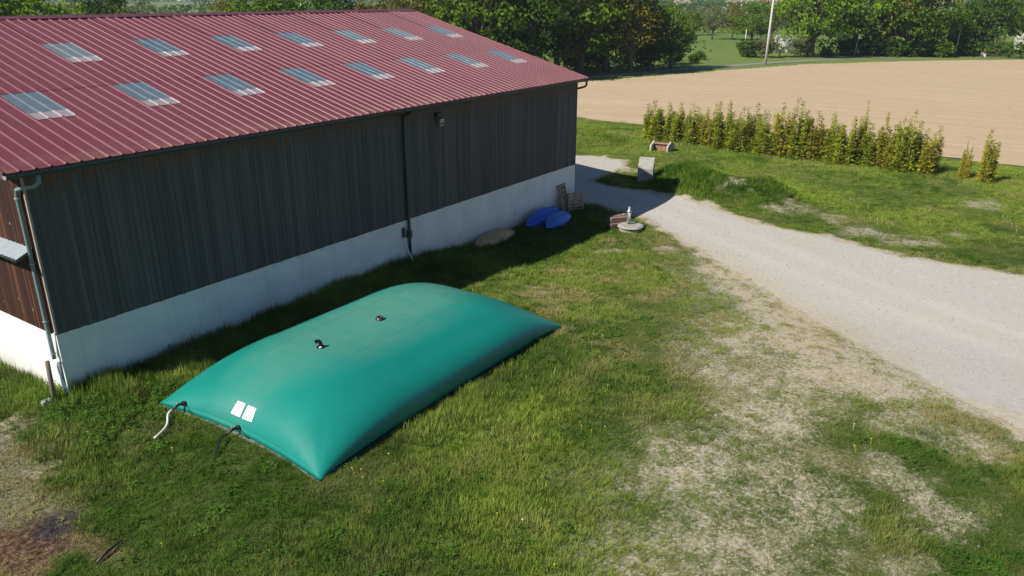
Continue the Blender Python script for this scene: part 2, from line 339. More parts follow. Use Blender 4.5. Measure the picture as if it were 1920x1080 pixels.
LF = {
 'bright': leafmat('leaf_spring_green', [(.060, .125, .008), (.150, .260, .014), (.250, .350, .026)]),
 'olive': leafmat('leaf_olive_bud', [(.080, .080, .014), (.185, .170, .022), (.290, .240, .036)]),
 'dark': leafmat('leaf_deep_green', [(.026, .056, .010), (.058, .112, .015), (.110, .180, .022)]),
 'grey': leafmat('leaf_grey_green', [(.085, .095, .040), (.155, .165, .070), (.230, .230, .110)]),
 'mid': leafmat('leaf_fresh_green', [(.050, .098, .009), (.118, .200, .015), (.190, .270, .028)]),
 'blossom': leafmat('blossom_white', [(.45, .46, .38), (.62, .63, .55), (.75, .75, .70)], .2),
 'bamboo': leafmat('bamboo_leaf', [(.14, .190, .015), (.29, .335, .028), (.42, .420, .055)]),
 'bamboo_y': leafmat('bamboo_leaf_yellow', [(.20, .205, .022), (.35, .33, .036), (.46, .40, .06)]),
}
M['cane'] = simple('bamboo_cane', (.30, .27, .09), .6, .3, 3, .3)
# grass blades: tone and dryness come with each tuft
def grassmat(name, a, b, dry):
    t = NT(name); tn = t.n('ShaderNodeAttribute', attribute_type='INSTANCER', attribute_name='tone'); dr = t.n('ShaderNodeAttribute', attribute_type='INSTANCER', attribute_name='dry')
    c = t.ramp(tn.outputs['Fac'], [(.15, a), (.85, b)]); c = t.mix(dr.outputs['Fac'], c, dry)
    g = t.n('ShaderNodeNewGeometry'); c = t.mix(t.math('MULTIPLY', g.outputs['Random Per Island'], .45), c, tuple(x*.5 for x in a))
    d = t.n('ShaderNodeBsdfDiffuse'); tl = t.n('ShaderNodeBsdfTranslucent'); t.l(c, d.inputs[0]); t.l(c, tl.inputs[0]); t.l(softn(t, 1.5), d.inputs['Normal'])
    m1 = t.n('ShaderNodeMixShader'); m1.inputs[0].default_value = .3; t.l(d.outputs[0], m1.inputs[1]); t.l(tl.outputs[0], m1.inputs[2])
    t.l(m1.outputs[0], t.out.inputs[0]); return t.m
M['grass'] = grassmat('grass_blade', (.048, .128, .010), (.310, .425, .056), (.46, .385, .16))
M['weed'] = grassmat('broad_leaf_weed', (.040, .120, .014), (.120, .235, .030), (.25, .24, .07))

# ------------------------------------------------------------------ mesh helpers
class MB:
    def __init__(s): s.v = []; s.f = []
    def box(s, c, d, rot=None):
        x, y, z = (q/2 for q in d); b = len(s.v)
        for p in ((-x, -y, -z), (x, -y, -z), (x, y, -z), (-x, y, -z), (-x, -y, z), (x, -y, z), (x, y, z), (-x, y, z)):
            q = Vector(p)
            if rot is not None: q = rot @ q
            s.v.append((q[0]+c[0], q[1]+c[1], q[2]+c[2]))
        s.f += [tuple(b+i for i in q) for q in ((0, 3, 2, 1), (4, 5, 6, 7), (0, 1, 5, 4), (1, 2, 6, 5), (2, 3, 7, 6), (3, 0, 4, 7))]; return s
    def tube(s, pts, rad, n=8, caps=True):
        pts = [Vector(p) for p in pts]
        if not hasattr(rad, '__len__'): rad = [rad]*len(pts)
        b = len(s.v); up = None
        for i, p in enumerate(pts):
            d = (pts[min(i+1, len(pts)-1)]-pts[max(i-1, 0)]).normalized()
            if up is None:
                a = Vector((0, 0, 1)) if abs(d.z) < .9 else Vector((1, 0, 0)); up = d.cross(a).normalized()
            up = (up-d*up.dot(d)).normalized(); w = d.cross(up)
            for k in range(n):
                a = 2*math.pi*k/n; q = p+(up*math.cos(a)+w*math.sin(a))*rad[i]; s.v.append(tuple(q))
        for i in range(len(pts)-1):
            for k in range(n):
                a = b+i*n+k; c = b+i*n+(k+1) % n; s.f.append((a, c, c+n, a+n))
        if caps: s.f.append(tuple(b+k for k in range(n-1, -1, -1))); e = b+(len(pts)-1)*n; s.f.append(tuple(e+k for k in range(n)))
        return s
    def lathe(s, prof, c=(0, 0, 0), n=20):
        b = len(s.v)
        for r, z in prof:
            for k in range(n): a = 2*math.pi*k/n; s.v.append((c[0]+r*math.cos(a), c[1]+r*math.sin(a), c[2]+z))
        for i in range(len(prof)-1):
            for k in range(n): a = b+i*n+k; q = b+i*n+(k+1) % n; s.f.append((a, q, q+n, a+n))
        s.f.append(tuple(b+k for k in range(n-1, -1, -1))); e = b+(len(prof)-1)*n; s.f.append(tuple(e+k for k in range(n))); return s
    def prism(s, poly, a, b, axis):                      # polygon extruded along an axis
        k = len(s.v); n = len(poly)
        for w in (a, b):
            for p, q in poly: s.v.append({0: (w, p, q), 1: (p, w, q), 2: (p, q, w)}[axis])
        s.f.append(tuple(k+i for i in range(n))); s.f.append(tuple(k+n+i for i in range(n-1, -1, -1)))
        for i in range(n): j = (i+1) % n; s.f.append((k+i, k+n+i, k+n+j, k+j))
        return s
    def mesh(s, name, mat, smooth=False):
        me = bpy.data.meshes.new(name); me.from_pydata(s.v, [], s.f); me.update()
        if mat is not None: me.materials.append(mat)
        if smooth: me.polygons.foreach_set('use_smooth', [True]*len(me.polygons))
        return me
    def build(s, name, mat, parent=None, smooth=False, bevel=0):
        return link(name, s.mesh(name, mat, smooth), parent, bevel=bevel)
def link(name, data, parent=None, loc=(0, 0, 0), rot=(0, 0, 0), scale=(1, 1, 1), bevel=0):
    o = bpy.data.objects.new(name, data); C.objects.link(o); o.location = loc; o.rotation_euler = rot; o.scale = scale
    if parent is not None: o.parent = parent
    if bevel:
        b = o.modifiers.new('bevel', 'BEVEL'); b.width = bevel; b.segments = 2; b.limit_method = 'ANGLE'
    return o
def tag(o, label=None, cat=None, group=None, kind=None):
    if label: o['label'] = label
    if cat: o['category'] = cat
    if group: o['group'] = group
    if kind: o['kind'] = kind
    return o
def thing(name, label, cat, loc=(0, 0, 0), rz=0.0, group=None):
    return tag(link(name, None, None, loc, (0, 0, rz)), label, cat, group)
def npmesh(name, V, F, mat, smooth=False):
    me = bpy.data.meshes.new(name); V = np.asarray(V, np.float32); F = np.asarray(F, np.int32)
    me.vertices.add(len(V)); me.vertices.foreach_set('co', V.ravel()); k = F.shape[1]
    me.loops.add(F.size); me.loops.foreach_set('vertex_index', F.ravel()); me.polygons.add(len(F))
    me.polygons.foreach_set('loop_start', np.arange(0, F.size, k, dtype=np.int32)); me.polygons.foreach_set('loop_total', np.full(len(F), k, np.int32))
    me.update(calc_edges=True); me.validate()
    if smooth: me.polygons.foreach_set('use_smooth', np.ones(len(F), bool))
    me.materials.append(mat); return me
def attr_f(me, name, a):
    q = me.attributes.new(name, 'FLOAT', 'POINT'); q.data.foreach_set('value', np.asarray(a, np.float32))

# ================================================================== SETTING
def axis_lines(a, b, step, lo, hi, g):
    mid = np.arange(a, b+1e-6, step); L = [mid]; s = step; p = b; o = []
    while p < hi: s *= g; p += s; o.append(p)
    L.append(np.array(o)); s = step; p = a; o = []
    while p > lo: s *= g; p -= s; o.append(p)
    return np.concatenate([np.array(o)[::-1], mid, np.array(o[:0]), L[1]])
xs = axis_lines(-9, 48, .2, -3000, 6500, 1.13); ys = axis_lines(-29, 13, .2, -5000, 6500, 1.13)
GX, GY = np.meshgrid(xs, ys, indexing='ij'); gx = GX.ravel(); gy = GY.ravel()
gz = base_h(gx, gy)
gz = gz-.06*ss(.3, 1.2, polydist(TRACK, gx, gy))-.12*ss(.2, 1.5, polydist(FIELD, gx, gy))-.3*ss(.2, .8, polydist([(0, 0), (24.6, 0), (24.6, 20.5), (0, 20.5)], gx, gy))
near = (gx > -12) & (gx < 50) & (gy > -32) & (gy < 16)
b_ = bare_mask(gx, gy); h_ = hay_mask(gx, gy); u_ = burn_mask(gx, gy); a_ = ash_mask(gx, gy)
gz = gz+np.where(near, (u_*.12+h_*.05)*(fbm(gx*4, gy*4, 3)-.4), 0)
nx, ny = len(xs), len(ys); I = np.arange(nx*ny).reshape(nx, ny)
F = np.stack([I[:-1, :-1], I[1:, :-1], I[1:, 1:], I[:-1, 1:]], -1).reshape(-1, 4)
me = npmesh('ground', np.stack([gx, gy, gz], 1), F, M['ground'], True)
ca = me.attributes.new('wear', 'FLOAT_COLOR', 'POINT'); ca.data.foreach_set('color', np.stack([b_, h_, u_, np.ones_like(b_)], 1).astype(np.float32).ravel())
attr_f(me, 'ash', a_); attr_f(me, 'meadow', ss(38, 62, np.hypot(gx-CAM[0], gy-CAM[1])))
tag(link('ground', me), 'grassy meadow ground with worn bare patches', kind='structure')

def masked_sheet(name, x0, x1, y0, y1, step, maskf, lift, mat, rag=0.0, attr=None):
    X, Y = np.meshgrid(np.arange(x0, x1, step), np.arange(y0, y1, step), indexing='ij'); m = maskf(X, Y) > 0
    n0, n1 = X.shape; I = np.arange(n0*n1).reshape(n0, n1)
    keep = m[:-1, :-1] & m[1:, :-1] & m[1:, 1:] & m[:-1, 1:]
    F = np.stack([I[:-1, :-1], I[1:, :-1], I[1:, 1:], I[:-1, 1:]], -1)[keep]
    used = np.unique(F); rem = np.full(n0*n1, -1); rem[used] = np.arange(len(used))
    x = X.ravel()[used]; y = Y.ravel()[used]
    z = base_h(x, y)+lift+rag*(fbm(x*5, y*5, 3)-.5)
    me = npmesh(name, np.stack([x, y, z], 1), rem[F], mat, True)
    for k_, fn in (attr or []): attr_f(me, k_, fn(x, y))
    return tag(link(name, me), kind='structure')
masked_sheet('gravel_track', 4, 54, -40, 9, .11, track_mask, .008, M['gravel'], .012, [('rut', lambda x, y: np.exp(-((np.abs(segdist(LANE, x, y)-.85)+.5*(fbm(x*.8, y*.8, 3)-.5))/.38)**2)), ('edge', lambda x, y: ss(1.3, .1, polydist(TRACK, x, y)+1.6*(fbm(x*.6, y*.6, 3)-.5))*ss(26, 18, x))])
masked_sheet('ploughed_field', 44, 180, -136, 34, .5, lambda x, y: polydist(FIELD, x, y)+1.3*(fbm(x*.25, y*.25, 5)-.5), .03, M['field'], .05)
masked_sheet('asphalt_road', 40, 208, -125, 44, .4, lambda x, y: 1.3-segdist(ROAD, x, y), .03, M['asphalt'])

# ================================================================== BARN
L_, He, OY, Hb, W2, Hr = 24.63, 5.695, .4428, 1.649, 10.254, 8.549
X0, XR, BW = -.1637, 24.96, 20.51
SL = math.hypot(W2+OY, Hr-He); ANG = math.atan2(Hr-He, W2+OY)
barn = thing('barn', 'long barn with red ribbed metal roof, dark board walls and white base', 'barn')
base = MB()
base.prism([(0, -1.6), (L_, -1.6), (L_, Hb), (0, Hb)], 0.0, .2, 1)
base.build('base_wall', M['render'], barn)
MB().prism([(.2, -1.6), (BW-.2, -1.6), (BW-.2, Hb), (.2, Hb)], 0.0, .2, 0).build('base_wall', M['render'], barn)
MB().prism([(.2, -1.6), (BW-.2, -1.6), (BW-.2, Hb), (.2, Hb)], L_-.2, L_, 0).build('base_wall', M['render'], barn)
MB().prism([(0, -1.6), (L_, -1.6), (L_, Hb), (0, Hb)], BW-.2, BW, 1).build('base_wall', M['render'], barn)
def zroof(y): y = min(y, BW-y); return He+(y+OY)*math.tan(ANG)
MB().box((L_/2, BW/2, .03), (L_-.5, BW-.5, .06)).build('floor_slab', M['floor'], barn)
# boards of the long wall: real boards side by side, alike ones share their mesh
pitch = .15
bm_ = [MB().box((0, 0, 0), (pitch-.007-.001*k, .022+.004*k, 5.60-Hb)).mesh('board', M['board']) for k in range(3)]
nb = int(L_/pitch)
for i in range(nb):
    k = random.randrange(3)
    link('board', bm_[k], barn, ((i+.5)*L_/nb, -.016-.002*k, (5.60+Hb)/2+random.uniform(-.012, .004)))
gm_ = [MB().box((0, 0, 0), (.022+.004*k, pitch-.007, 1)).mesh('board', M['board_brown']) for k in range(3)]
ng = int((BW-.06)/pitch)
for i in range(ng):
    y = .03+(i+.5)*(BW-.06)/ng; top = zroof(y)-.14; k = i % 3
    link('board', gm_[k], barn, (-.016, y, (top+Hb)/2), (0, 0, 0), (1, 1, top-Hb))
lin = MB()  # dark panels added behind the boards to block light through their gaps
lin.prism([(0, Hb), (L_, Hb), (L_, 5.6), (0, 5.6)], .02, .06, 1); lin.prism([(0, Hb), (L_, Hb), (L_, 5.6), (0, 5.6)], BW-.06, BW-.02, 1)
gp = [(.07, Hb), (BW-.07, Hb), (BW-.07, 5.55), (BW/2, Hr-.25), (.07, 5.55)]
lin.prism(gp, .03, .07, 0); lin.prism(gp, L_-.07, L_-.03, 0)
lin.build('gap_backing', M['gap_dark'], barn)
far = MB()
for i in range(ng):
    y = .03+(i+.5)*(BW-.06)/ng; top = zroof(y)-.14; far.box((L_+.016, y, (top+Hb)/2), (.022, pitch-.007, top-Hb))
for i in range(nb): far.box(((i+.5)*L_/nb, BW+.016, (5.6+Hb)/2), (pitch-.007, .022, 5.6-Hb))
tag(far.build('rear_boarding', M['board'], barn), kind='stuff')
MB().box((.0, -.022, (5.55+Hb)/2-.02), (.05, .055, 5.5-Hb)).build('corner_trim', simple('pale_trim', (.36, .30, .25), .8, .2, 6), barn)
# roof sheets: trapezoid ribs every third of a metre
def sheet_mesh(name, mat, k0, n, s0, s1, lift):
    pr = []
    for k in range(n+1):
        x = k/3.0
        for dx, dz in ((-.042, 0), (-.020, .033), (.020, .033), (.042, 0)):
            if (k == 0 and dx < 0) or (k == n and dx > 0): continue
            pr.append((x+dx, dz))
        if k == 0: pr.insert(0, (0, .033))
        if k == n: pr.append((x, .033))
    pr = [q for i, q in enumerate(pr) if i == 0 or q != pr[i-1]]
    m = MB(); seg = max(1, int((s1-s0)/2))
    for j in range(seg+1):
        s_ = s0+(s1-s0)*j/seg
        for x, dz in pr: m.v.append((x, s_, dz+lift))
    w = len(pr)
    for j in range(seg):
        for i in range(w-1): a = j*w+i; m.f.append((a, a+1, a+1+w, a+w))
    return m.mesh(name, mat)
def put_sheet(me, name, k0, front=True, par=None):
    o = link(name, me, par or barn)
    if front: o.location = (X0+k0/3.0, -OY, He); o.rotation_euler = (ANG, 0, 0)
    else: o.location = (X0+k0/3.0+1.0, BW+OY, He); o.rotation_euler = (ANG, 0, math.pi)
    return o
TOPS = SL-.02
sA = sheet_mesh('roof_sheet', M['roof'], 0, 3, 0, 4.62, 0); sB = sheet_mesh('roof_sheet', M['roof'], 0, 3, 4.48, TOPS, .009)
sC = sheet_mesh('roof_sheet', M['roof'], 0, 3, 0, 3.08, 0); sD = sheet_mesh('roof_sheet', M['roof'], 0, 3, 4.48, 6.98, .016); sE = sheet_mesh('roof_sheet', M['roof'], 0, 3, 8.30, TOPS, .030)
sky1 = sheet_mesh('skylight', M['skylight'], 0, 3, 2.62, 4.56, .008); sky2 = sheet_mesh('skylight', M['skylight'], 0, 3, 6.48, 8.36, .023)
lapm = simple('dusty_overlap', (.27, .235, .245), .55, .25, 3, .3, 0, (3, 1, 1)); lap1 = sheet_mesh('overlap', lapm, 0, 3, 2.615, 3.06, .012); lap2 = sheet_mesh('overlap', lapm, 0, 3, 6.475, 6.92, .027)
sF = sheet_mesh('roof_sheet', M['roof'], 0, 3, 0, TOPS, 0); sG = sheet_mesh('roof_sheet', M['roof'], 0, 1, 0, 4.62, 0); sH = sheet_mesh('roof_sheet', M['roof'], 0, 1, 4.48, TOPS, .009)
for j in range(25):
    k0 = -1+3*j
    if k0 >= 5 and (k0-5) % 9 == 0:
        for q in (sC, sD, sE): put_sheet(q, 'roof_sheet', k0)
        for sk_, lp_ in ((sky1, lap1), (sky2, lap2)): link('overlap', lp_, put_sheet(sk_, 'skylight', k0))
    else:
        put_sheet(sA, 'roof_sheet', k0); put_sheet(sB, 'roof_sheet', k0)
    put_sheet(sF, 'roof_sheet', k0, False)
put_sheet(sG, 'roof_sheet', 74); put_sheet(sH, 'roof_sheet', 74)
xl, xrr = X0-1/3., X0+75/3.
cs, sn = math.cos(ANG), math.sin(ANG)
rc = MB()
def onroof(s_, up): return (-OY+s_*cs-up*sn, He+s_*sn+up*cs)
p1 = onroof(SL-.24, .055); p0 = onroof(SL-.24, .035)
rc.prism([p1, (W2, Hr+.085), (2*W2-p1[0], p1[1]), (2*W2-p0[0], p0[1]), (W2, Hr+.065), p0], xl-.03, xrr+.06, 0)
rc.build('ridge_cap', M['roofdark'], barn)
for xx in (xl-.02, xrr+.02):
    v_ = MB(); a = onroof(0, .05); b = onroof(SL-.26, .05); c_ = onroof(SL-.26, -.14); d_ = onroof(0, -.14)
    v_.prism([a, b, c_, d_], xx-.012, xx+.012, 0); v_.build('verge_trim', M['roofdark'] if xx < 0 else M['roof'], barn)
# gutter
gu = MB(); gr = .085; gc = (-OY-.055, He-.035); N = 10
outer = [(gc[0]+gr*math.cos(math.pi+math.pi*k/N), gc[1]+gr*math.sin(math.pi+math.pi*k/N)) for k in range(N+1)]
inner = [(gc[0]+(gr-.008)*math.cos(2*math.pi-math.pi*k/N), gc[1]+(gr-.008)*math.sin(2*math.pi-math.pi*k/N)) for k in range(N+1)]
gu.prism(outer+inner, xl-.02, xrr+.04, 0)
g_ = gu.build('gutter', M['gutter'], barn)
MB().tube([(xl-.02, gc[0]-gr, gc[1]), (xrr+.04, gc[0]-gr, gc[1])], .012, 6).build('gutter_lip', M['gutter'], g_)
for xx in (xl-.028, xrr+.048): MB().prism(outer, xx-.006, xx+.006, 0).build('end_cap', M['alu'] if xx < 0 else M['gutter'], g_)
for i in range(13):
    xx = .9+i*1.95; MB().box((xx, gc[0]+.01, gc[1]-gr-.004), (.03, 2*gr+.02, .006)).build('bracket', M['gutter'], g_)
MB().box((L_/2, -.035-.03, 5.615), (L_, .03, .10)).build('eave_board', simple('eave_timber', (.13, .07, .045), .85, .3, 6), barn)
# downpipes
dp = MB(); dp.tube([(.14, gc[0], gc[1]-gr), (.14, gc[0], 5.40), (.08, -.36, 5.30), (-.03, -.1, 5.26), (-.10, .10, 5.20), (-.10, .15, 5.05), (-.10, .15, 3.2), (-.10, .15, 1.15), (-.10, .13, 1.02)], .048, 10)
d1 = dp.build('downpipe', M['pipe'], barn, True)
for z in (5.0, 3.45, 2.0, 1.15): MB().lathe([(.056, -.015), (.066, -.012), (.066, .012), (.056, .015)], (-.10, .15, z), 12).build('pipe_collar', M['alu'], d1)
MB().tube([(-.07, .02, .95), (-.09, -.03, .4), (-.09, -.05, -.3)], .05, 10).build('lower_pipe', M['pipe'], d1, True)
MB().tube([(-.05, -.02, 1.72), (-.06, -.02, 1.1)], .028, 8).build('white_pipe', M['white_pipe'], d1, True)
dp = MB(); dp.tube([(12.5, gc[0], gc[1]-gr), (12.5, -.42, 5.52), (12.5, -.24, 5.46), (12.5, -.11, 5.36), (12.5, -.10, 5.1), (12.5, -.10, 3), (12.5, -.10, .95), (12.5, -.09, -.4)], .058, 10)
d2 = dp.build('downpipe', M['gutter'], barn, True)
MB().box((12.5, -.10, 1.12), (.17, .15, .30)).build('leaf_trap', M['gutter'], d2, bevel=.02)
MB().box((12.26, -.05, 1.22), (.10, .08, .36)).build('junction_box', M['gutter'], d2, bevel=.01)
dp = MB(); dp.tube([(xrr-.22, gc[0], gc[1]-gr+.01), (xrr-.22, gc[0], 5.40), (xrr-.24, -.42, 5.33), (L_+.12, -.1, 5.24), (L_+.10, .15, 5.18), (L_+.10, .3, 5.0), (L_+.10, .3, -.5)], .05, 10)
dp.build('downpipe', M['gutter'], barn, True)
# awning over the gable side
aw = MB(); L0, L1 = .16, 6.0; nr = int((L1-L0)/.09)
for i in range(nr+1):
    y = L0+i*(L1-L0)/nr; z = .018 if i % 2 else 0.0
    for x, zz in ((-.03, 3.80), (-.42, 3.63)): aw.v.append((x, y, zz+z))
for i in range(nr): a = 2*i; aw.f.append((a, a+1, a+3, a+2))
A = aw.build('awning', M['alu'], barn)
MB().box((-.42, (L0+L1)/2, 3.605), (.03, L1-L0, .05)).build('awning_rail', M['gutter'], A)
MB().box((-.27, L0+.03, 3.64), (.34, .03, .05), Matrix.Rotation(-.40, 3, 'Y')).build('awning_arm', M['gutter'], A)
# floodlight under the eave
fl = thing('wall_lamp', 'dark boxy wall lamp fixed under the eave right of the middle downpipe', 'lamp', (14.38, 0, 5.0))
MB().box((0, -.10, .20), (.34, .16, .14)).build('mounting_box', M['black'], fl, bevel=.01)
MB().tube([(0, -.14, .16), (0, -.18, -.02)], .03, 8).build('arm', M['black'], fl)
MB().prism([(-.26, .06), (-.12, .06), (-.14, -.22), (-.24, -.20)], -.10, .10, 0).build('lamp_head', M['galv'], fl, bevel=.012)
MB().box((0, -.245, -.06), (.15, .012, .18)).build('lens', M['gutter'], fl)

# ================================================================== TANK
def prof(d, Rr, a, b): t = np.clip(d/Rr, 0, 1); return (1-(1-t)**a)**b
def tank_outline(u, v):                     # u,v in 0..1 -> plan position; long edges pull in a little
    x = TX0+(TX1-TX0)*u; y = TY0+(TY1-TY0)*v
    x = x+.26*(1-(2*v-1)**2)*(1-2*u)*np.abs(1-2*u)**3
    y = y+.06*(1-(2*u-1)**6)*(1-2*v)*np.abs(1-2*v)**3
    for sgn, dv in ((-1, v*(TY1-TY0)), (1, (1-v)*(TY1-TY0))):       # the filled skin rolls out over its lower seam
        q = np.clip(dv/.8, 0, 1); y = y+sgn*.13*np.sin(math.pi*q**.6)*(1-np.abs(2*u-1)**5)
    return x, y
HT = 1.2
def tank_z(u, v):
    du = np.minimum(u, 1-u)*(TX1-TX0); dv = np.minimum(v, 1-v)*(TY1-TY0)
    return HT*prof(du, 2.9, 2.1, .64)*prof(dv, 2.35, 2.15, .50)
TB = []
def tank_at(x, y):                          # height of the finished skin above TZ
    h = TB[0].ray_cast(Vector((x, y, 5)), Vector((0, 0, -1)))[0]
    return (h.z-TZ) if h is not None else 0.0
TZ = .05
tank = thing('water_tank', 'large green inflated pillow water tank lying on the grass beside the barn', 'tank')
nu, nv = 120, 90
ug = .5-.5*np.cos(np.linspace(0, math.pi, nu)); vg = .5-.5*np.cos(np.linspace(0, math.pi, nv)); ug = .5*ug+.5*np.linspace(0, 1, nu); vg = .75*vg+.25*np.linspace(0, 1, nv)
U, V = np.meshgrid(ug, vg, indexing='ij'); tx, ty = tank_outline(U, V)
tz = TZ+tank_z(U, V)+.006*(fbm(tx*.9, ty*.6, 3)-.5)*ss(0, .3, tank_z(U, V))
for cx_, cy_c in ((TX0, TY0), (TX1, TY0), (TX0, TY1), (TX1, TY1)):      # folds fanning out from the pinched corners
    qx, qy = np.abs(tx-cx_), np.abs(ty-cy_c); qr = np.hypot(qx, qy); qa = np.arctan2(qy, qx)
    tz = tz+.004*np.sin(qa*15+2*cx_+cy_c)*np.exp(-(qr-.8)**2/.45)*ss(.15, .6, qr)*np.sin(2*qa)**2
for vv, am in ((-5.95, .004), (-4.0, .004)): tz = tz-am*np.exp(-((ty-vv)/.05)**2)*ss(.5, 1.1, tank_z(U, V))
I = np.arange(nu*nv).reshape(nu, nv); F1 = np.stack([I[:-1, :-1], I[1:, :-1], I[1:, 1:], I[:-1, 1:]], -1).reshape(-1, 4)
V1 = np.stack([tx, ty, tz], -1).reshape(-1, 3); V2 = np.stack([tx, ty, np.full_like(tz, TZ-.035)], -1).reshape(-1, 3)
from mathutils.bvhtree import BVHTree
TB.append(BVHTree.FromPolygons([tuple(q) for q in V1], [tuple(int(k) for k in q) for q in F1]))
rim = [np.concatenate([I[:, 0], I[-1, 1:], I[-2::-1, -1], I[0, -2:0:-1]])][0]; rn = np.roll(rim, -1)
F3 = np.stack([rim, rim+nu*nv, rn+nu*nv, rn], 1)
link('bladder', npmesh('bladder', np.concatenate([V1, V2]), np.concatenate([F1, F1[:, ::-1]+nu*nv, F3[:, ::-1]]), M['tank'], True), tank)
def strip(name, P, w, mat, parent, axis, off=.004):
    m = MB()
    for x, y in P:
        for s_ in (-w/2, w/2):
            xx, yy = (x, y+s_) if axis == 0 else (x+s_, y)
            m.v.append((xx, yy, TZ+tank_at(xx, yy)+off+.004))
    for i in range(len(P)-1): a = 2*i; m.f.append((a, a+2, a+3, a+1))
    return m.build(name, mat, parent, True)
for yy in (-5.95, -4.0): strip('weld_seam', [(3.0+i*.1, yy) for i in range(62)], .020, M['tank'], tank, 0, -.001)
def tray(px, py):
    d = ray(px, py)
    for i in range(4000):
        p = CAM+d*(10+i*.005)
        if TX0 < p[0] < TX1 and TY0 < p[1] < TY1 and p[2] < TZ+tank_at(p[0], p[1]): return p
        if p[2] < 0: return p
for n_, q in enumerate(([(447, 752), (461, 757.5), (450, 783), (433, 775)], [(466, 760), (481, 767), (472, 792), (454, 784.5)])):
    P = [tray(*a) for a in q]; m = MB(); K = 6
    for i in range(K+1):
        for j in range(K+1):
            a, b = i/K, j/K; w = P[0]*(1-a)*(1-b)+P[1]*a*(1-b)+P[2]*a*b+P[3]*(1-a)*b
            m.v.append((w[0]-.004, w[1], TZ+tank_at(w[0], w[1])+.008))
    for i in range(K):
        for j in range(K): a = i*(K+1)+j; m.f.append((a, a+1, a+K+2, a+K+1))
    lab = m.build('notice_label', M['white'], tank, True)
    if n_ == 0:
        mk = MB()
        for (a0, b0), (a1, b1) in (((.28, .22), (.36, .34)), ((.36, .34), (.42, .24)), ((.42, .24), (.50, .36))):
            pts = []
            for a, b in ((a0, b0), (a1, b1)):
                w = P[0]*(1-a)*(1-b)+P[1]*a*(1-b)+P[2]*a*b+P[3]*(1-a)*b; pts.append((w[0]-.004, w[1], TZ+tank_at(w[0], w[1])+.012))
            mk.tube(pts, .006, 5)
        mk.build('printed_mark', M['mark'], lab)
fx, fy = 3.72, -5.05; z0 = TZ+tank_at(fx, fy)
vent = MB(); vent.lathe([(.11, -.02), (.11, .012), (.10, .02), (.075, .025)], (fx, fy, z0), 18)
ve = vent.build('vent_flange', M['black'], tank, True)
MB().tube([(fx, fy, z0+.02), (fx, fy, z0+.11), (fx-.02, fy+.01, z0+.155), (fx-.06, fy+.02, z0+.175), (fx-.12, fy+.035, z0+.175)], [.046, .046, .046, .046, .052], 12, False).build('vent_elbow', M['black'], ve, True)
MB().lathe([(.03, 0), (.03, .02)], (fx-.06, fy-.05, z0+.02), 10).build('white_tag', M['white'], ve)
fx, fy = 5.8, -5.03; z0 = TZ+tank_at(fx, fy)
pl = MB().lathe([(.12, -.02), (.12, .015), (.095, .03), (.09, .075), (.065, .08), (.065, .05)], (fx, fy, z0), 18).build('filling_cap', M['black'], tank, True)
for k in range(6): a = k*math.pi/3; MB().lathe([(.009, 0), (.009, .014)], (fx+.105*math.cos(a), fy+.105*math.sin(a), z0+.02), 6).build('bolt', M['galv'], pl)
# corner reinforcements and outlet valves
for n_, (vx, vy) in enumerate(((1.18, -3.02), (1.27, -4.92))):
    zz = TZ+tank_at(vx, vy); v_ = MB(); v_.tube([(vx+.06, vy, zz-.02), (vx-.05, vy, zz+.05)], [.065, .06], 12); v_ = v_.build('outlet_flange', M['black'], tank, True)
    MB().tube([(vx-.03, vy, zz+.04), (vx-.11, vy+.01, zz+.05), (vx-.20, vy+.03, zz+.02), (vx-.29, vy+.05, zz-.02)], [.028, .03, .03, .026], 10).build('outlet_elbow', M['black'], v_, True)
    MB().tube([(vx-.16, vy+.02, zz+.04), (vx-.17, vy+.02, zz+.10), (vx-.12, vy+.06, zz+.11)], .012, 6).build('valve_handle', M['galv'] if n_ == 0 else M['orange'], v_, True)
    MB().tube([(vx-.05, vy-.02, zz+.07), (vx-.08, vy-.20, zz-.02), (vx-.07, vy-.38, max(.06, zz-.16))], .009, 6).build('tie_strap', M['black'], v_, True)
mm_ = MB(); ev = [k/20 for k in range(21)]
ol = [(TX0+.24*(1-(2*v_-1)**2)-.05*math.sin(math.pi*v_), TY0+.05+(TY1-TY0-.1)*v_) for v_ in ev]+[(TX1-.24*(1-(2*v_-1)**2)+.05*math.sin(math.pi*v_), TY0+.05+(TY1-TY0-.1)*v_) for v_ in ev[::-1]]
mm_.prism(ol, .0, .014, 2); po = tag(mm_.build('ground_mat', M['mat']), 'grey fabric mat lying under the green tank, its edge showing at the front', 'mat')
zA = TZ+tank_at(1.18, -3.02); zB = TZ+tank_at(1.27, -4.92)
def bez(P, n=14):
    P = [Vector(p) for p in P]; o = []
    for i in range(n+1):
        t_ = i/n; Q = P[:]
        while len(Q) > 1: Q = [a.lerp(b, t_) for a, b in zip(Q[:-1], Q[1:])]
        o.append(Q[0])
    return o
h1 = at(290, 821, .12)
tag(MB().tube(bez([(.89, -2.97, zA-.02), (.60, -2.95, max(.1, zA-.1)), (.62, -3.45, .10), (.35, -3.50, .10), tuple(h1)]), .024, 8).build('white_hose', M['white_pipe'], None, True), 'white hose curling from the tank valve onto the grass', 'hose')
h2 = at(402, 857, .05)
tag(MB().tube(bez([(.98, -4.87, zB-.02), (.82, -4.87, zB+.01), (.68, -5.0, .18), (.52, -5.2, .08), tuple(h2)]), .018, 8).build('black_hose', M['black'], None, True), 'black hose drooping from the tank front edge into the grass', 'hose')

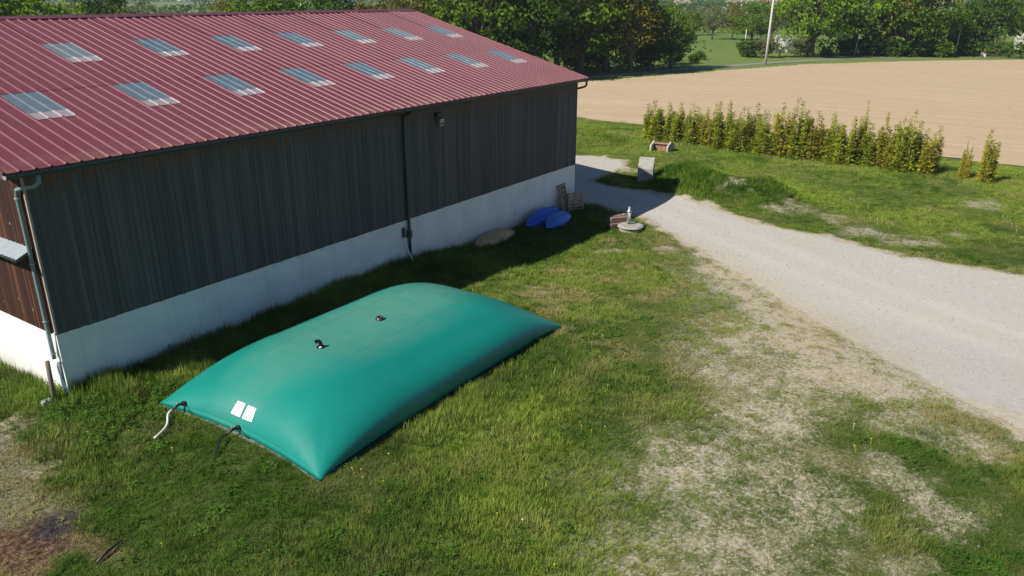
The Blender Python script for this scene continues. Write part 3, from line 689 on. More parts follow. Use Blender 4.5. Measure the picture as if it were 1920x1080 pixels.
# ================================================================== THINGS BY THE BARN
def hull(name, label, mat, loc, rz, tilt, Ln, beam, dep, group=None, roll2=0.0):
    t_ = thing(name, label, 'kayak', loc, rz, group); m = MB(); K = 28; J = 16
    for i in range(K+1):
        u = -1+2*i/K; w = beam*max(.02, (1-abs(u)**2.2))**.75; h = dep*(1-.35*u*u)*max(.03, (1-abs(u)**5))
        zc = .10*u**4
        for j in range(J):
            a = 2*math.pi*j/J; c_, s_ = math.cos(a), math.sin(a)
            yy = w*math.copysign(abs(c_)**.8, c_); zz = h*.5*math.copysign(abs(s_)**.75, s_)
            if s_ > .35: zz -= .03*math.exp(-((abs(yy)-w*.45)/(.08*beam+.01))**2)*(1-u*u)
            m.v.append((u*Ln/2, yy, zz-zc))
    for i in range(K):
        for j in range(J): a = i*J+j; b = i*J+(j+1) % J; m.f.append((a, b, b+J, a+J))
    m.f.append(tuple(range(J-1, -1, -1))); m.f.append(tuple(K*J+j for j in range(J)))
    h_ = m.build('hull', mat, t_, True); h_.rotation_euler = (tilt, roll2, 0); h_.location = (0, 0, dep*.5+.05)
    k_ = MB().tube([(-Ln*.40, 0, dep*.47), (-Ln*.2, 0, dep*.5), (0, 0, dep*.51), (Ln*.2, 0, dep*.5), (Ln*.40, 0, dep*.47)], .02, 6).build('keel', mat, h_, True)
    for s_ in (-1, 1): MB().tube([(s_*Ln*.455, -.04, .05), (s_*Ln*.475, 0, .09), (s_*Ln*.455, .04, .05)], .012, 6).build('grab_handle', M['black'], h_)
    return t_
hull('kayak', 'blue kayak lying hull-up against the white wall, farther from the camera', M['kayak'], (21.0, -.62, -.32), R(1), R(42), 3.0, .40, .42)
hull('kayak', 'lighter blue kayak in front of the other kayak on the grass', M['kayak2'], (20.95, -1.38, -.30), R(7), R(28), 2.5, .38, .40)
hull('canoe', 'tan upturned boat half hidden in shaded grass along the white wall', M['tan_hull'], (17.3, -.50, -.40), R(1), R(10), 3.0, .40, .40)['category'] = 'boat'
def pallet(label, loc, rz, lean, w, h):
    t_ = thing('pallet', label, 'pallet', loc, rz, 'pallets leaning by the far corner')
    rot = Matrix.Rotation(lean, 3, 'X')
    def pb(n_, c, d): o = MB().box((0, 0, 0), d).build(n_, M['pallet'], t_, bevel=.004); o.location = rot @ Vector(c); o.rotation_euler = (lean, 0, 0)
    for i in range(3): pb('stringer', ((i-1)*w*.44, 0, h/2), (.08, .09, h))
    for i in range(6): pb('slat', (0, -.056, .06+(h-.12)*i/5), (w, .02, .09))
    for i in range(3): pb('bottom_slat', (0, .056, .06+(h-.12)*i/2), (w, .02, .09))
pallet('dark pallet leaning on the white wall, farther one of two', (23.3, -.36, -.30), R(8), R(-14), .7, 1.25)
pallet('pale wooden pallet with upright slats in front of the dark one', (23.55, -.75, -.30), R(-30), R(-12), .85, .85)
def atl(px, py, z=0): return tuple(at(px, py, z))
# well with pipe, timber stack
wl = thing('well_cover', 'round concrete well cover with an upright pale pipe on the grass', 'well', atl(1182, 431))
MB().lathe([(.50, -.2), (.50, .14), (.56, .15), (.58, .17), (.56, .205), (.52, .215)], n=28).build('concrete_ring', M['concrete'], wl)
MB().lathe([(.51, .216), (.49, .235), (.1, .24)], n=28).build('lid', M['concrete'], wl)
MB().tube([(.05, .12, .27), (.05, .12, .80)], .085, 12).build('standpipe', simple('pale_green_pipe', (.36, .42, .38), .6, .15, 5), wl, True)
MB().lathe([(.10, .78), (.11, .80), (.11, .84), (.07, .86), (.05, 1.02)], (.05, .12, 0), 12).build('pipe_head', M['galv'], wl, True)
MB().tube([(.05, .12, .7), (-.18, .22, .74), (-.30, .26, .72)], .03, 8).build('spout', M['galv'], wl, True)
tb = thing('timber_stack', 'small stack of reddish brown beams beside the well cover', 'beams', atl(1161, 424), R(-35))
for k, (x, y, z, l_) in enumerate(((-.08, -.2, .12, 1.0), (.0, .12, .12, .95), (-.05, .40, .11, .9), (-.02, -.08, .34, 1.0), (.06, .24, .34, .8))):
    MB().box((x, y, z), (l_, .27, .22), Matrix.Rotation(random.uniform(-.08, .08), 3, 'Z')).build('beam', M['beam'], tb, bevel=.012)
# concrete block on the bank
cb = at(1211, 349, .1); bz = float(base_h(np.array(cb[0]), np.array(cb[1])))
bz = float(base_h(np.array(31.2), np.array(-.75)))
bl = thing('concrete_block', 'weathered grey concrete block with sloping top at the foot of the grass bank', 'block', (31.2, -.75, bz), R(200))
m = MB(); m.prism([(-.40, -.3), (.46, -.3), (.46, .72), (.28, .92), (-.30, 1.22), (-.40, 1.20)], -.42, .42, 1); m.build('block', M['concrete'], bl, bevel=.03)
for q in (-.2, .18): MB().tube([(-.25, q, 1.17), (-.25, q, 1.27)], .012, 6).build('rebar', M['beam'], bl)
ut = at(1239, 288); uz = float(base_h(np.array(ut[0]), np.array(ut[1])))
tr_ = thing('brick_culvert', 'low brick culvert end between two slanting white slabs in the grass', 'culvert', (ut[0], ut[1], uz-.12), R(-84))
for s_ in (-1, 1):
    mm = MB().prism([(-.5, -.2), (.9, -.2), (.9, .50), (.2, .72), (-.42, .55), (-.5, .45)], s_*.56-.05, s_*.56+.05, 0); mm.build('wing_slab', M['conc_white'], tr_, bevel=.01)
for r_ in range(4):
    for c_ in range(4):
        MB().box((-.385+c_*.257+(.06 if r_ % 2 else 0)*0, .1, .06+r_*.135), (.24, .14, .12)).build('brick', M['brick'], tr_, bevel=.006)
MB().box((0, .05, .60), (1.0, .26, .07)).build('coping', M['brick'], tr_, bevel=.01)
MB().box((0, .175, .28), (1.0, .02, .6)).build('mortar_core', M['concrete'], tr_)
# wooden stake, hoses by the corner
sp_ = atl(100, 762)
tag(MB().tube([(-.42, -.12, -.25), (-.40, -.12, .45), (-.36, -.08, 1.12)], [.065, .06, .055], 8).build('wooden_post', M['grey_post'], None, True), 'weathered wooden post under the corner downpipe', 'post')
tag(MB().tube(bez([(-.16, -.06, .98), (-.18, -.10, .6), (-.15, -.20, .25), (-.02, -.42, .02)]), .03, 8).build('white_hose', M['white_pipe'], None, True), 'white hose hanging from the corner downpipe to the ground', 'hose')
tag(MB().tube(bez([(12.26, -.11, 1.05), (12.24, -.14, .6), (12.3, -.30, .3), (12.42, -.48, -.02)]), .028, 8).build('white_hose', M['white_pipe'], None, True), 'white hose hanging beside the middle downpipe', 'hose')
tag(MB().box((0, 0, .08), (.28, .2, .22)).build('stone', M['conc_white'], None, bevel=.04), 'pale stone at the foot of the wooden post', 'stone').location = (-.55, -.05, -.03)

# ================================================================== POLES
def pole(name, label, px, py, h, r, mat, lean=(0, 0), cross=False):
    p = at(px, py); t_ = thing(name, label, 'pole', tuple(p), YAW)
    MB().tube([(0, 0, -.4), (lean[0]*.5, lean[1]*.5, h*.5), (lean[0], lean[1], h)], [r, r*.85, r*.6], 10).build('shaft', mat, t_, True)
    if cross:
        MB().box((lean[0], lean[1], h-.25), (.12, 1.3, .10)).build('crossarm', M['galv'], t_)
        for k in (-.55, 0, .55): MB().lathe([(.03, 0), (.07, .05), (.04, .10), (.07, .14), (.03, .2)], (lean[0], lean[1]+k, h-.2), 8).build('insulator', M['white'], t_)
        MB().tube([(lean[0], lean[1]-.1, h-.9), (lean[0], lean[1]-.75, h-.2)], .04, 6).build('brace', M['galv'], t_)
        MB().tube([(.2, .1, -.1), (.32, .15, .5)], [.3, .2], 8).build('base_collar', M['grey_post'], t_, True)
    return t_
pole('utility_pole', 'tall pale concrete utility pole at the field edge by the road', 1435, 121, 9.2, .20, M['pole'], (0, -.12), True)
pole('slim_post', 'slim grey post before the dark woodland behind the barn', 1151, 127, 4.7, .09, M['pole'])
pole('slim_post', 'slim post in the shade right of the big oak', 1601, 107, 3.4, .08, M['galv'], (0, -.3))
pole('slim_post', 'slim post before the dense dark trees near the right edge', 1789, 106, 4.6, .08, M['pole'], (0, -.25))
pole('far_pole', 'short far pole standing in the hedge left of the utility pole', 1396, 92, 3.6, .12, M['pole'])
pole('mast', 'thin white mast showing above the barn ridge', 573, 110, 8.9, .10, M['white'])
mk = at(1843, 107)
mt = thing('marker_stone', 'small white marker stone with red top beside the far road', 'marker', tuple(mk), YAW)
MB().prism([(-.35, 0), (.35, 0), (.35, .6), (.2, .8), (-.2, .8), (-.35, .6)], -.2, .2, 0).build('stone_body', M['white'], mt, bevel=.03)
MB().prism([(-.37, .62), (.37, .62), (.21, .83), (-.21, .83)], -.21, .21, 0).build('red_top', M['red'], mt)

# ================================================================== TREES AND SHRUBS
def crown_mesh(name, mat, seed, rx, rz, ncl, nlf, leaf, clr, zc, gaps=.0, shape='round'):
    g = np.random.default_rng(seed); P = []
    while len(P) < ncl:
        q = g.uniform(-1, 1, 3); d = np.linalg.norm(q)
        if d > 1 or d < .35: continue
        if shape == 'round' and q[2] < -.75: continue
        lump = .72+.38*math.sin(3*math.atan2(q[1], q[0])+seed)*math.cos(2.3*q[2]+seed*.7)
        P.append(q*min(1.08, .78+lump*.32)*np.array([rx, rx, rz])+np.array([0, 0, zc]))
    P = np.array(P); cr = g.uniform(.65, 1.3, ncl)*clr
    n = ncl*nlf; ci = np.repeat(np.arange(ncl), nlf)
    d = g.normal(size=(n, 3)); d /= np.linalg.norm(d, axis=1)[:, None]
    pos = P[ci]+d*(cr[ci]*g.uniform(.35, 1.0, n)**.5)[:, None]*np.array([1, 1, .75])
    nr = d*.7+g.normal(size=(n, 3))*.55+np.array([0, 0, .45]); nr /= np.linalg.norm(nr, axis=1)[:, None]
    a = np.cross(nr, g.normal(size=(n, 3))); a /= np.linalg.norm(a, axis=1)[:, None]; b = np.cross(nr, a)
    s = (leaf*g.uniform(.6, 1.35, n))[:, None]
    Vv = np.stack([pos-a*s*.5, pos+b*s*.36, pos+a*s*.6, pos-b*s*.36], 1).reshape(-1, 3)
    return npmesh(name, Vv, np.arange(4*n).reshape(-1, 4), mat), P
def trunk_mesh(name, P, seed, h0, r, mat, limbs=14, fork=None):
    g = random.Random(seed); m = MB(); top = max(p[2] for p in P); fork = fork or h0
    cx, cy_ = P[:, 0].mean(), P[:, 1].mean()
    spine = [(0, 0, -.4), (g.uniform(-.1, .1), g.uniform(-.1, .1), fork*.5), (cx*.3, cy_*.3, fork), (cx*.6+g.uniform(-.4, .4), cy_*.6+g.uniform(-.4, .4), fork+(top-fork)*.5), (cx, cy_, top*.93)]
    m.tube(spine, [r*1.35, r, r*.85, r*.5, r*.12], 8)
    for i in range(min(limbs, len(P))):
        q = P[(i*7+seed) % len(P)]; s0 = fork*.8+(q[2]-fork*.8)*g.uniform(.1, .45); f = min(1, max(0, (s0-fork)/(max(.1, top-fork))))
        b = Vector((cx*.5*f, cy_*.5*f, s0)); e = Vector(q); mid = b.lerp(e, .55)+Vector((g.uniform(-.3, .3), g.uniform(-.3, .3), g.uniform(.0, .5)))
        m.tube([b, mid, e], [r*.42, r*.24, r*.07], 5, False)
    return m.mesh(name, mat, True)
TV = {}
def tree_variant(key, mat, seed, rx, rz, ncl, nlf, leaf, clr, zc, r, limbs, fork):
    cm, P = crown_mesh('crown', LF[mat], seed, rx, rz, ncl, nlf, leaf, clr, zc)
    TV[key] = (trunk_mesh('trunk', P, seed, fork, r, M['bark'], limbs, fork), cm)
# unit trees about 10 m tall
tree_variant('oak', 'bright', 3, 5.6, 4.6, 120, 62, .36, 1.25, 6.3, .42, 16, 2.6)
tree_variant('oak2', 'mid', 5, 4.6, 4.8, 105, 60, .34, 1.15, 6.0, .36, 16, 2.2)
tree_variant('olive', 'olive', 8, 3.5, 4.6, 90, 48, .32, 1.05, 6.0, .30, 26, 2.4)
tree_variant('olive2', 'olive', 13, 3.0, 4.4, 80, 40, .32, 1.0, 6.2, .26, 26, 2.0)
tree_variant('dark', 'dark', 21, 3.6, 4.9, 105, 56, .34, 1.1, 5.4, .34, 14, 1.6)
tree_variant('grey', 'grey', 34, 3.4, 4.2, 75, 34, .28, 1.0, 6.2, .26, 34, 2.0)
tree_variant('shrub', 'dark', 40, 1.9, 1.5, 40, 60, .28, .7, 1.5, .10, 6, .5)
tree_variant('shrub_g', 'mid', 41, 1.9, 1.5, 40, 60, .28, .7, 1.5, .10, 6, .5)
tree_variant('shrub_h', 'grey', 42, 2.0, 1.5, 40, 50, .24, .7, 1.6, .10, 8, .5)
tree_variant('blossom', 'blossom', 43, 1.8, 1.7, 34, 50, .24, .6, 2.2, .12, 14, 1.0)
def plant_tree(name, key, label, cat, px, py, h, w=1.0, group=None, pos=None):
    p = at(px, py) if pos is None else pos
    s = h/(10.8 if key not in ('shrub', 'shrub_g', 'shrub_h', 'blossom') else (3.4 if key != 'blossom' else 4.3))
    z = float(base_h(np.array(p[0]), np.array(p[1])))
    t_ = thing(name, label, cat, (p[0], p[1], z), random.uniform(0, 6.28), group)
    tm, cm = TV[key]
    link('trunk', tm, t_, scale=(s, s, s)); link('crown', cm, t_, scale=(s*w, s*w, s)); return t_
W_ = 'woodland trees behind the barn'
def azpos(px, dist):
    d = ray(px, 60); a = math.atan2(d[1], d[0]); return (CAM[0]+dist*math.cos(a), CAM[1]+dist*math.sin(a), 0)
wood = [  # px, distance, height, width, variant, label
 (-70, 92, 12.5, 1.0, 'oak', 'bright green tree leaving the frame at the top left corner'),
 (25, 88, 10.6, 1.05, 'oak', 'bright green tree above the ridge at the top left'),
 (128, 96, 9.9, 1.15, 'grey', 'grey green budding tree, second above the ridge from the left'),
 (200, 104, 11.6, .95, 'dark', 'dark green tree above the ridge between two grey green ones'),
 (262, 98, 9.6, 1.1, 'grey', 'thin grey green tree left of the gap showing the far town'),
 (330, 118, 8.7, .9, 'grey', 'nearly bare tree in the gap before the far town'),
 (425, 105, 9.3, 1.0, 'olive2', 'low yellow green tree right of the gap above the ridge'),
 (495, 100, 10.6, 1.05, 'oak2', 'fresh green tree left of the thin white mast'),
 (556, 112, 10.8, 1.0, 'oak2', 'fresh green tree directly behind the thin white mast'),
 (628, 106, 11.2, 1.0, 'dark', 'dark tree above the ridge right of the white mast'),
 (690, 112, 9.6, 1.1, 'olive', 'low olive tree near the right end of the ridge'),
 (742, 102, 10.8, 1.0, 'olive2', 'olive tree just left of the ridge end'),
 (795, 98, 13.0, 1.0, 'olive', 'olive brown tree rising behind the ridge end'),
 (850, 104, 14.5, 1.0, 'grey', 'tall greyish tree, first right of the ridge end'),
 (898, 98, 14.0, 1.05, 'oak2', 'tall fresh green tree above the middle of the sloping roof edge'),
 (950, 103, 14.5, 1.0, 'olive', 'tall olive tree above the middle of the sloping roof edge'),
 (1000, 99, 14.0, 1.05, 'dark', 'dark tall tree above the lower half of the sloping roof edge'),
 (1046, 104, 13.2, 1.0, 'olive', 'olive tree directly above the barn corner'),
 (1092, 106, 13.8, 1.0, 'oak2', 'green crowned tree left of the slim grey post'),
 (1140, 110, 13.2, 1.0, 'olive', 'olive yellow tree behind the slim grey post'),
 (1186, 108, 12.2, 1.0, 'olive2', 'yellowish tree right of the slim grey post'),
 (1222, 112, 10.0, .95, 'dark', 'dark lower tree near the right end of the woodland'),
 (1262, 116, 8.6, .85, 'oak2', 'round green tree closing the woodland at its right end')]
for px, d, h, w, k, lab in wood: plant_tree('woodland_tree', k, lab, 'tree', 0, 0, h, w, W_, azpos(px, d))
right = [
 (1519, 107, 13.0, 1.05, 'oak', 'oak_tree', 'big spreading bright green oak beside the far road'),
 (1600, 103, 13.5, .95, 'oak', 'oak_tree', 'second bright green oak close behind the big spreading one'),
 (1655, 104, 13.0, 1.0, 'olive', 'oak_tree', 'olive green tree in the middle of the right hand group'),
 (1700, 105, 12.6, 1.0, 'oak2', 'oak_tree', 'fresh green tree right of the olive one in the right hand group'),
 (1742, 105, 11.2, .9, 'oak2', 'oak_tree', 'lower fresh green tree below the far tan-roofed house'),
 (1785, 101, 9.2, .9, 'dark', 'oak_tree', 'low dark tree just left of the tall dark one'),
 (1838, 101, 12.6, .95, 'dark', 'oak_tree', 'tall dark tree behind the white marker stone'),
 (1912, 98, 11.5, .9, 'oak', 'oak_tree', 'bright green tree at the right edge of the picture'),
 (1985, 99, 12.5, 1.0, 'dark', 'oak_tree', 'dark tree mostly beyond the right edge')]
for px, py, h, w, k, nm, lab in right: plant_tree(nm, k, lab, 'tree', px, py, h, w, 'trees along the far road')
shr = [
 (1400, 107, 3.2, 'shrub', 'dark green shrub left of the utility pole'), (1428, 108, 3.4, 'shrub_h', 'grey shrub right behind the utility pole'),
 (1500, 106, 3.2, 'shrub_h', 'grey green shrub under the left side of the big oak'),
 (1550, 107, 2.0, 'shrub_g', 'low light green bush at the foot of the big oak'),
 (1585, 104, 3.6, 'shrub', 'dark shrub in the shade between the big oak and the slim post'), (1632, 105, 3.8, 'shrub', 'dark shrub just right of the shaded slim post'),
 (1675, 106, 3.6, 'shrub', 'dark shrub under the middle trees of the right hand group'), (1722, 106, 3.4, 'shrub', 'dark shrub under the fresh green trees on the right'),
 (1762, 107, 3.0, 'shrub_g', 'bright bush left of the slim post near the right edge'), (1806, 105, 3.4, 'shrub', 'dark shrub right of the slim post near the right edge'),
 (1868, 104, 2.6, 'shrub_h', 'grey brown shrub right of the white marker stone'),
 (1120, 128, 3.4, 'shrub', 'dark shrub left of the slim grey post at the wood edge'), (1168, 125, 3.0, 'shrub_g', 'green shrub right of the slim grey post at the wood edge'),
 (1210, 124, 3.2, 'shrub', 'dark shrub under the yellowish woodland tree'), (1255, 121, 3.4, 'shrub', 'dark shrub at the very end of the woodland'),
 (1080, 131, 3.4, 'shrub', 'dark shrub just above the far barn corner'), (1300, 119, 1.5, 'shrub', 'small dark bush in the meadow right of the woodland'), (1312, 112, 1.6, 'shrub_g', 'small leafy sapling in the meadow right of the woodland')]
for px, py, h, k, lab in shr: plant_tree('shrub', k, lab, 'shrub', px, py, h, 1.15, 'shrubs under the far trees')
plant_tree('blossom_shrub', 'blossom', 'white blossoming shrub right of the utility pole', 'shrub', 1462, 107, 4.2, 1.0)
plant_tree('blossom_tree', 'blossom', 'small white blossoming tree at the right edge', 'tree', 1912, 103, 4.2, 1.0)
mid_t = [(1335, 74, 8.5, 'grey', 'pale domed tree in the meadow beyond the road'), (1372, 75, 8.0, 'olive2', 'yellow green tree right of the pale domed one'), (1408, 84, 8.6, 'oak2', 'green tree left of the utility pole beyond the meadow'),
         (1300, 66, 6.5, 'oak2', 'small green tree left of the pale domed one'), (1445, 78, 9.0, 'grey', 'greyish tree behind the utility pole'), (1475, 70, 9.0, 'grey', 'greyish tree between the utility pole and the big oak')]
for px, py, h, k, lab in mid_t: plant_tree('meadow_tree', k, lab, 'tree', px, py, h, 1.25, 'trees in the meadow beyond the road')
# far hedgerows: masses nobody could count
def hedge_band(name, pts, hgt, dens, mat, seed, leaf, wid):
    g = np.random.default_rng(seed); Pp = []
    for (xa, ya), (xb, yb) in zip(pts[:-1], pts[1:]):
        Ln = math.hypot(xb-xa, yb-ya); n = int(Ln*dens); tt = g.random(n)
        lump = .55+.45*np.sin(tt*Ln/7.+seed)*np.sin(tt*Ln/17.+1.3*seed)
        x = xa+(xb-xa)*tt+g.normal(size=n)*wid; y = ya+(yb-ya)*tt+g.normal(size=n)*wid
        z = base_h(x, y)+hgt*(.45+.55*np.clip(lump, 0, 1))*g.random(n)**.6; Pp.append(np.stack([x, y, z], 1))
    pos = np.concatenate(Pp); n = len(pos); nr = g.normal(size=(n, 3))+np.array([0, 0, .7]); nr /= np.linalg.norm(nr, axis=1)[:, None]
    a = np.cross(nr, g.normal(size=(n, 3))); a /= np.linalg.norm(a, axis=1)[:, None]; b = np.cross(nr, a); s = (leaf*g.uniform(.6, 1.4, n))[:, None]
    Vv = np.stack([pos-a*s*.5, pos+b*s*.4, pos+a*s*.5, pos-b*s*.4], 1).reshape(-1, 3)
    return link(name, npmesh(name, Vv, np.arange(4*n).reshape(-1, 4), mat))
def arc(d, p0, p1, n=7): return [azpos(p0+(p1-p0)*i/n, d)[:2] for i in range(n+1)]
for i, (d, p0, p1, h, de, mt_, lf, lab) in enumerate([
  (235, 1280, 1560, 6, 30, 'mid', .8, 'hedge line across the far meadow'), (330, 1250, 1600, 5, 18, 'grey', 1.0, 'grey hedge beyond the meadow'),
  (560, 1180, 2000, 8, 22, 'dark', 1.6, 'dark tree belt before the far houses'), (760, 1100, 2100, 10, 20, 'mid', 2.0, 'tree belt among the far houses'),
  (1050, -300, 2200, 11, 12, 'dark', 3.0, 'far wooded belt'), (1500, -400, 2300, 14, 8, 'dark', 4.5, 'farthest wooded hillside'), (420, -200, 1150, 7, 16, 'dark', 1.4, 'tree belt behind the barn far off'),
  (129, 700, 1285, 3.5, 60, 'dark', .45, 'dense undergrowth under the woodland'), (160, 1530, 2000, 3.4, 55, 'dark', .5, 'dense undergrowth under the right hand trees')]):
    tag(hedge_band('hedgerow' if i < 7 else 'undergrowth', arc(d, p0, p1), h, de, LF[mt_], 60+i, lf, 2.0 if i > 6 else d*.012), lab, 'hedge' if i < 7 else 'undergrowth', kind='stuff')
# bamboo
def bamboo_variant(seed, mat):
    g = np.random.default_rng(seed); m = MB(); tops = []
    for i in range(26):
        a = g.uniform(0, 6.28); r0 = .44*g.random()**.5; h = g.uniform(.62, .95)*3.0 if i > 2 else 3.1+.25*i
        b = np.array([r0*math.cos(a), r0*math.sin(a), -.1]); ln = g.uniform(.02, .17); e = b+np.array([math.cos(a)*ln, math.sin(a)*ln, h])
        mid = b*.5+e*.5-np.array([math.cos(a), math.sin(a), 0])*ln*.25
        m.tube([b, mid, e], [.014, .012, .005], 4, False); tops.append((b, mid, e))
    n = 4600; ci = g.integers(0, 26, n); tt = g.random(n)**1.05*.94+.06
    B = np.array([q[0] for q in tops]); Mi = np.array([q[1] for q in tops]); E_ = np.array([q[2] for q in tops])
    q = ((1-tt)**2)[:, None]*B[ci]+(2*tt*(1-tt))[:, None]*Mi[ci]+(tt**2)[:, None]*E_[ci]
    d = g.normal(size=(n, 3)); d[:, 2] = np.abs(d[:, 2])*.9+.15; d /= np.linalg.norm(d, axis=1)[:, None]
    q = q+d*(g.uniform(.02, .24, n)*(1.15-1.0*tt))[:, None]
    w = np.cross(d, g.normal(size=(n, 3))); w /= np.linalg.norm(w, axis=1)[:, None]; s = (g.uniform(.12, .24, n)*(1.1-.45*tt))[:, None]
    Vv = np.stack([q, q+d*s*.45+w*s*.22, q+d*s-np.array([0, 0, .03]), q+d*s*.45-w*s*.22], 1).reshape(-1, 3)
    return m.mesh('cane', M['cane'], True), npmesh('foliage', Vv, np.arange(4*n).reshape(-1, 4), mat)
BV = [bamboo_variant(70+i, LF['bamboo'] if i < 3 else LF['bamboo_y']) for i in range(5)]
ORD = 'first second third fourth fifth sixth seventh eighth ninth tenth eleventh twelfth thirteenth fourteenth fifteenth sixteenth'.split()
def clump(x, y, s, k, lab, w=1.0):
    x, y = SC((x, y)); s *= 1.04; w *= 1.04
    z = float(base_h(np.array(x), np.array(y)))
    t_ = thing('bamboo_clump', lab, 'bamboo', (x, y, z), random.uniform(0, 6.28), 'bamboo clumps in front of the field')
    link('cane', BV[k][0], t_, scale=(w, w, s)); link('foliage', BV[k][1], t_, scale=(w, w, s))
for i in range(14):
    f_ = i/13; x = 41.4-1.2*f_+random.uniform(-.3, .3); y = 3.4-12.7*f_+random.uniform(-.15, .15)
    clump(x, y, .68+.22*min(1, i/3)+random.uniform(-.14, .14), [0, 1, 2, 0, 3, 1, 2, 0, 1, 4, 2, 3, 0, 1][i], ORD[i]+' bamboo clump of the long row counted from the barn side', 1.30+random.uniform(-.18, .15))
for i in range(4): clump(40.1+random.uniform(-.2, .2), -10.35-i*.98, [.78, .9, 1.0, .82][i], [1, 3, 2, 4][i], ORD[i]+' clump of the short bamboo group right of the gap', 1.2)
clump(39.3, -16.35, .82, 4, 'lone yellowish bamboo clump near the right edge before the field', .75)
clump(39.9, -15.3, .6, 3, 'thin low bamboo clump left of the lone yellowish one', .5)
clump(40.6, -9.75, 1.05, 4, 'thin tall sparse bamboo in the gap between the two groups', .45)

# ================================================================== FAR HOUSES
def house(label, px, dist, w, d, h, wallc, roofc, rz=0.0, z=None):
    p = azpos(px, dist); z = float(base_h(np.array(p[0]), np.array(p[1])))
    t_ = thing('far_house', label, 'house', (p[0], p[1], z), YAW+rz, 'far houses')
    MB().box((0, 0, h/2-.5), (d, w, h+1)).build('wall', wallc, t_)
    r_ = MB().prism([(-d/2-.5, h), (d/2+.5, h), (0, h+d*.27)], -w/2-.5, w/2+.5, 1).build('roof', roofc, t_)
    MB().box((.8, w*.25, h+d*.25), (.7, .7, 1.6)).build('chimney', wallc, r_)
    for k in (-.3, 0, .3): MB().box((-d/2-.03, w*k, h*.55), (.08, 1.1, 1.4)).build('window', M['gutter'], t_)
tan_ = simple('tan_tiles', (.33, .24, .175), .9, .15, .3); redt = simple('red_tiles', (.38, .13, .09), .9, .15, .3); wh = simple('far_white_wall', (.80, .79, .76), .9, .04, .3); cr_ = simple('far_cream_wall', (.66, .60, .50), .9, .05, .3)
house('white house with tan roof above the right hand trees', 1772, 560, 15, 10, 5, wh, tan_)
house('small white outbuilding right of the tan-roofed house', 1800, 570, 9, 7, 4.5, wh, wh)
house('white house left of the utility pole top', 1400, 640, 10, 9, 6, wh, tan_, .5)
house('cream house left of the white one near the top edge', 1372, 660, 14, 9, 4, cr_, tan_, .2)
house('house with long red roof behind the utility pole top', 1435, 690, 20, 10, 5, cr_, redt, -.1)
house('flat pale house right of the utility pole top', 1495, 620, 14, 9, 4.5, wh, wh, .2)
house('white house far left of the pole at the top edge', 1275, 720, 13, 9, 4, wh, tan_, .3)
house('pale house above the round tree ending the woodland', 1315, 800, 15, 9, 5, cr_, tan_, .1)
for i, (px, d) in enumerate(((352, 1080), (366, 1130), (380, 1060), (392, 1180), (404, 1110), (372, 1240), (598, 1150), (646, 1190))):
    house(['low white building at the left of the far town in the tree gap', 'second white building of the far town in the tree gap', 'bright white building in the middle of the far town', 'upper white building of the far town', 'rightmost white building of the far town in the gap', 'highest pale building of the far town in the gap', 'tiny white far house above the ridge right of the mast', 'tiny white far house above the ridge farther right of the mast'][i], px, d, 16+3*(i % 3), 11, 7+2*(i % 2), wh, wh if i % 2 else tan_, .3*i)

# ================================================================== GRASS, WEEDS, FLOWERS, PEBBLES
protos = bpy.data.collections.new('tuft_kinds')
def tuft(seed, n, rad, h, w, mat, wide=False):
    g = np.random.default_rng(seed); V = []; Fc = []
    for i in range(n):
        a = g.uniform(0, 6.283); r0 = rad*g.random()**.5; b = np.array([r0*math.cos(a), r0*math.sin(a), -.02])
        a2 = a+g.normal()*.9; le = g.uniform(.08, .6)*h; hh = h*g.uniform(.45, 1.05); d = np.array([math.cos(a2), math.sin(a2), 0]); s_ = np.array([-d[1], d[0], 0])*w*g.uniform(.7, 1.3)
        k = len(V)
        if not wide:
            mid = b+d*le*.35+np.array([0, 0, hh*.62]); tip = b+d*le+np.array([0, 0, hh])
            V += [b-s_, b+s_, mid+s_*.7, mid-s_*.7, tip]; Fc += [(k, k+1, k+2, k+3), (k+3, k+2, k+4)]
        else:
            c = b+d*le*.7+np.array([0, 0, hh]); tl = g.uniform(-.25, .45); L0 = d*w*2.2+np.array([0, 0, w*2.2*tl])
            V += [c-L0*.2, c+L0*.45+s_*1.1, c+L0*1.1, c+L0*.45-s_*1.1]; Fc += [(k, k+1, k+2, k+3)]
    me = bpy.data.meshes.new('tuft'); me.from_pydata([tuple(q) for q in V], [], Fc); me.materials.append(mat); return me
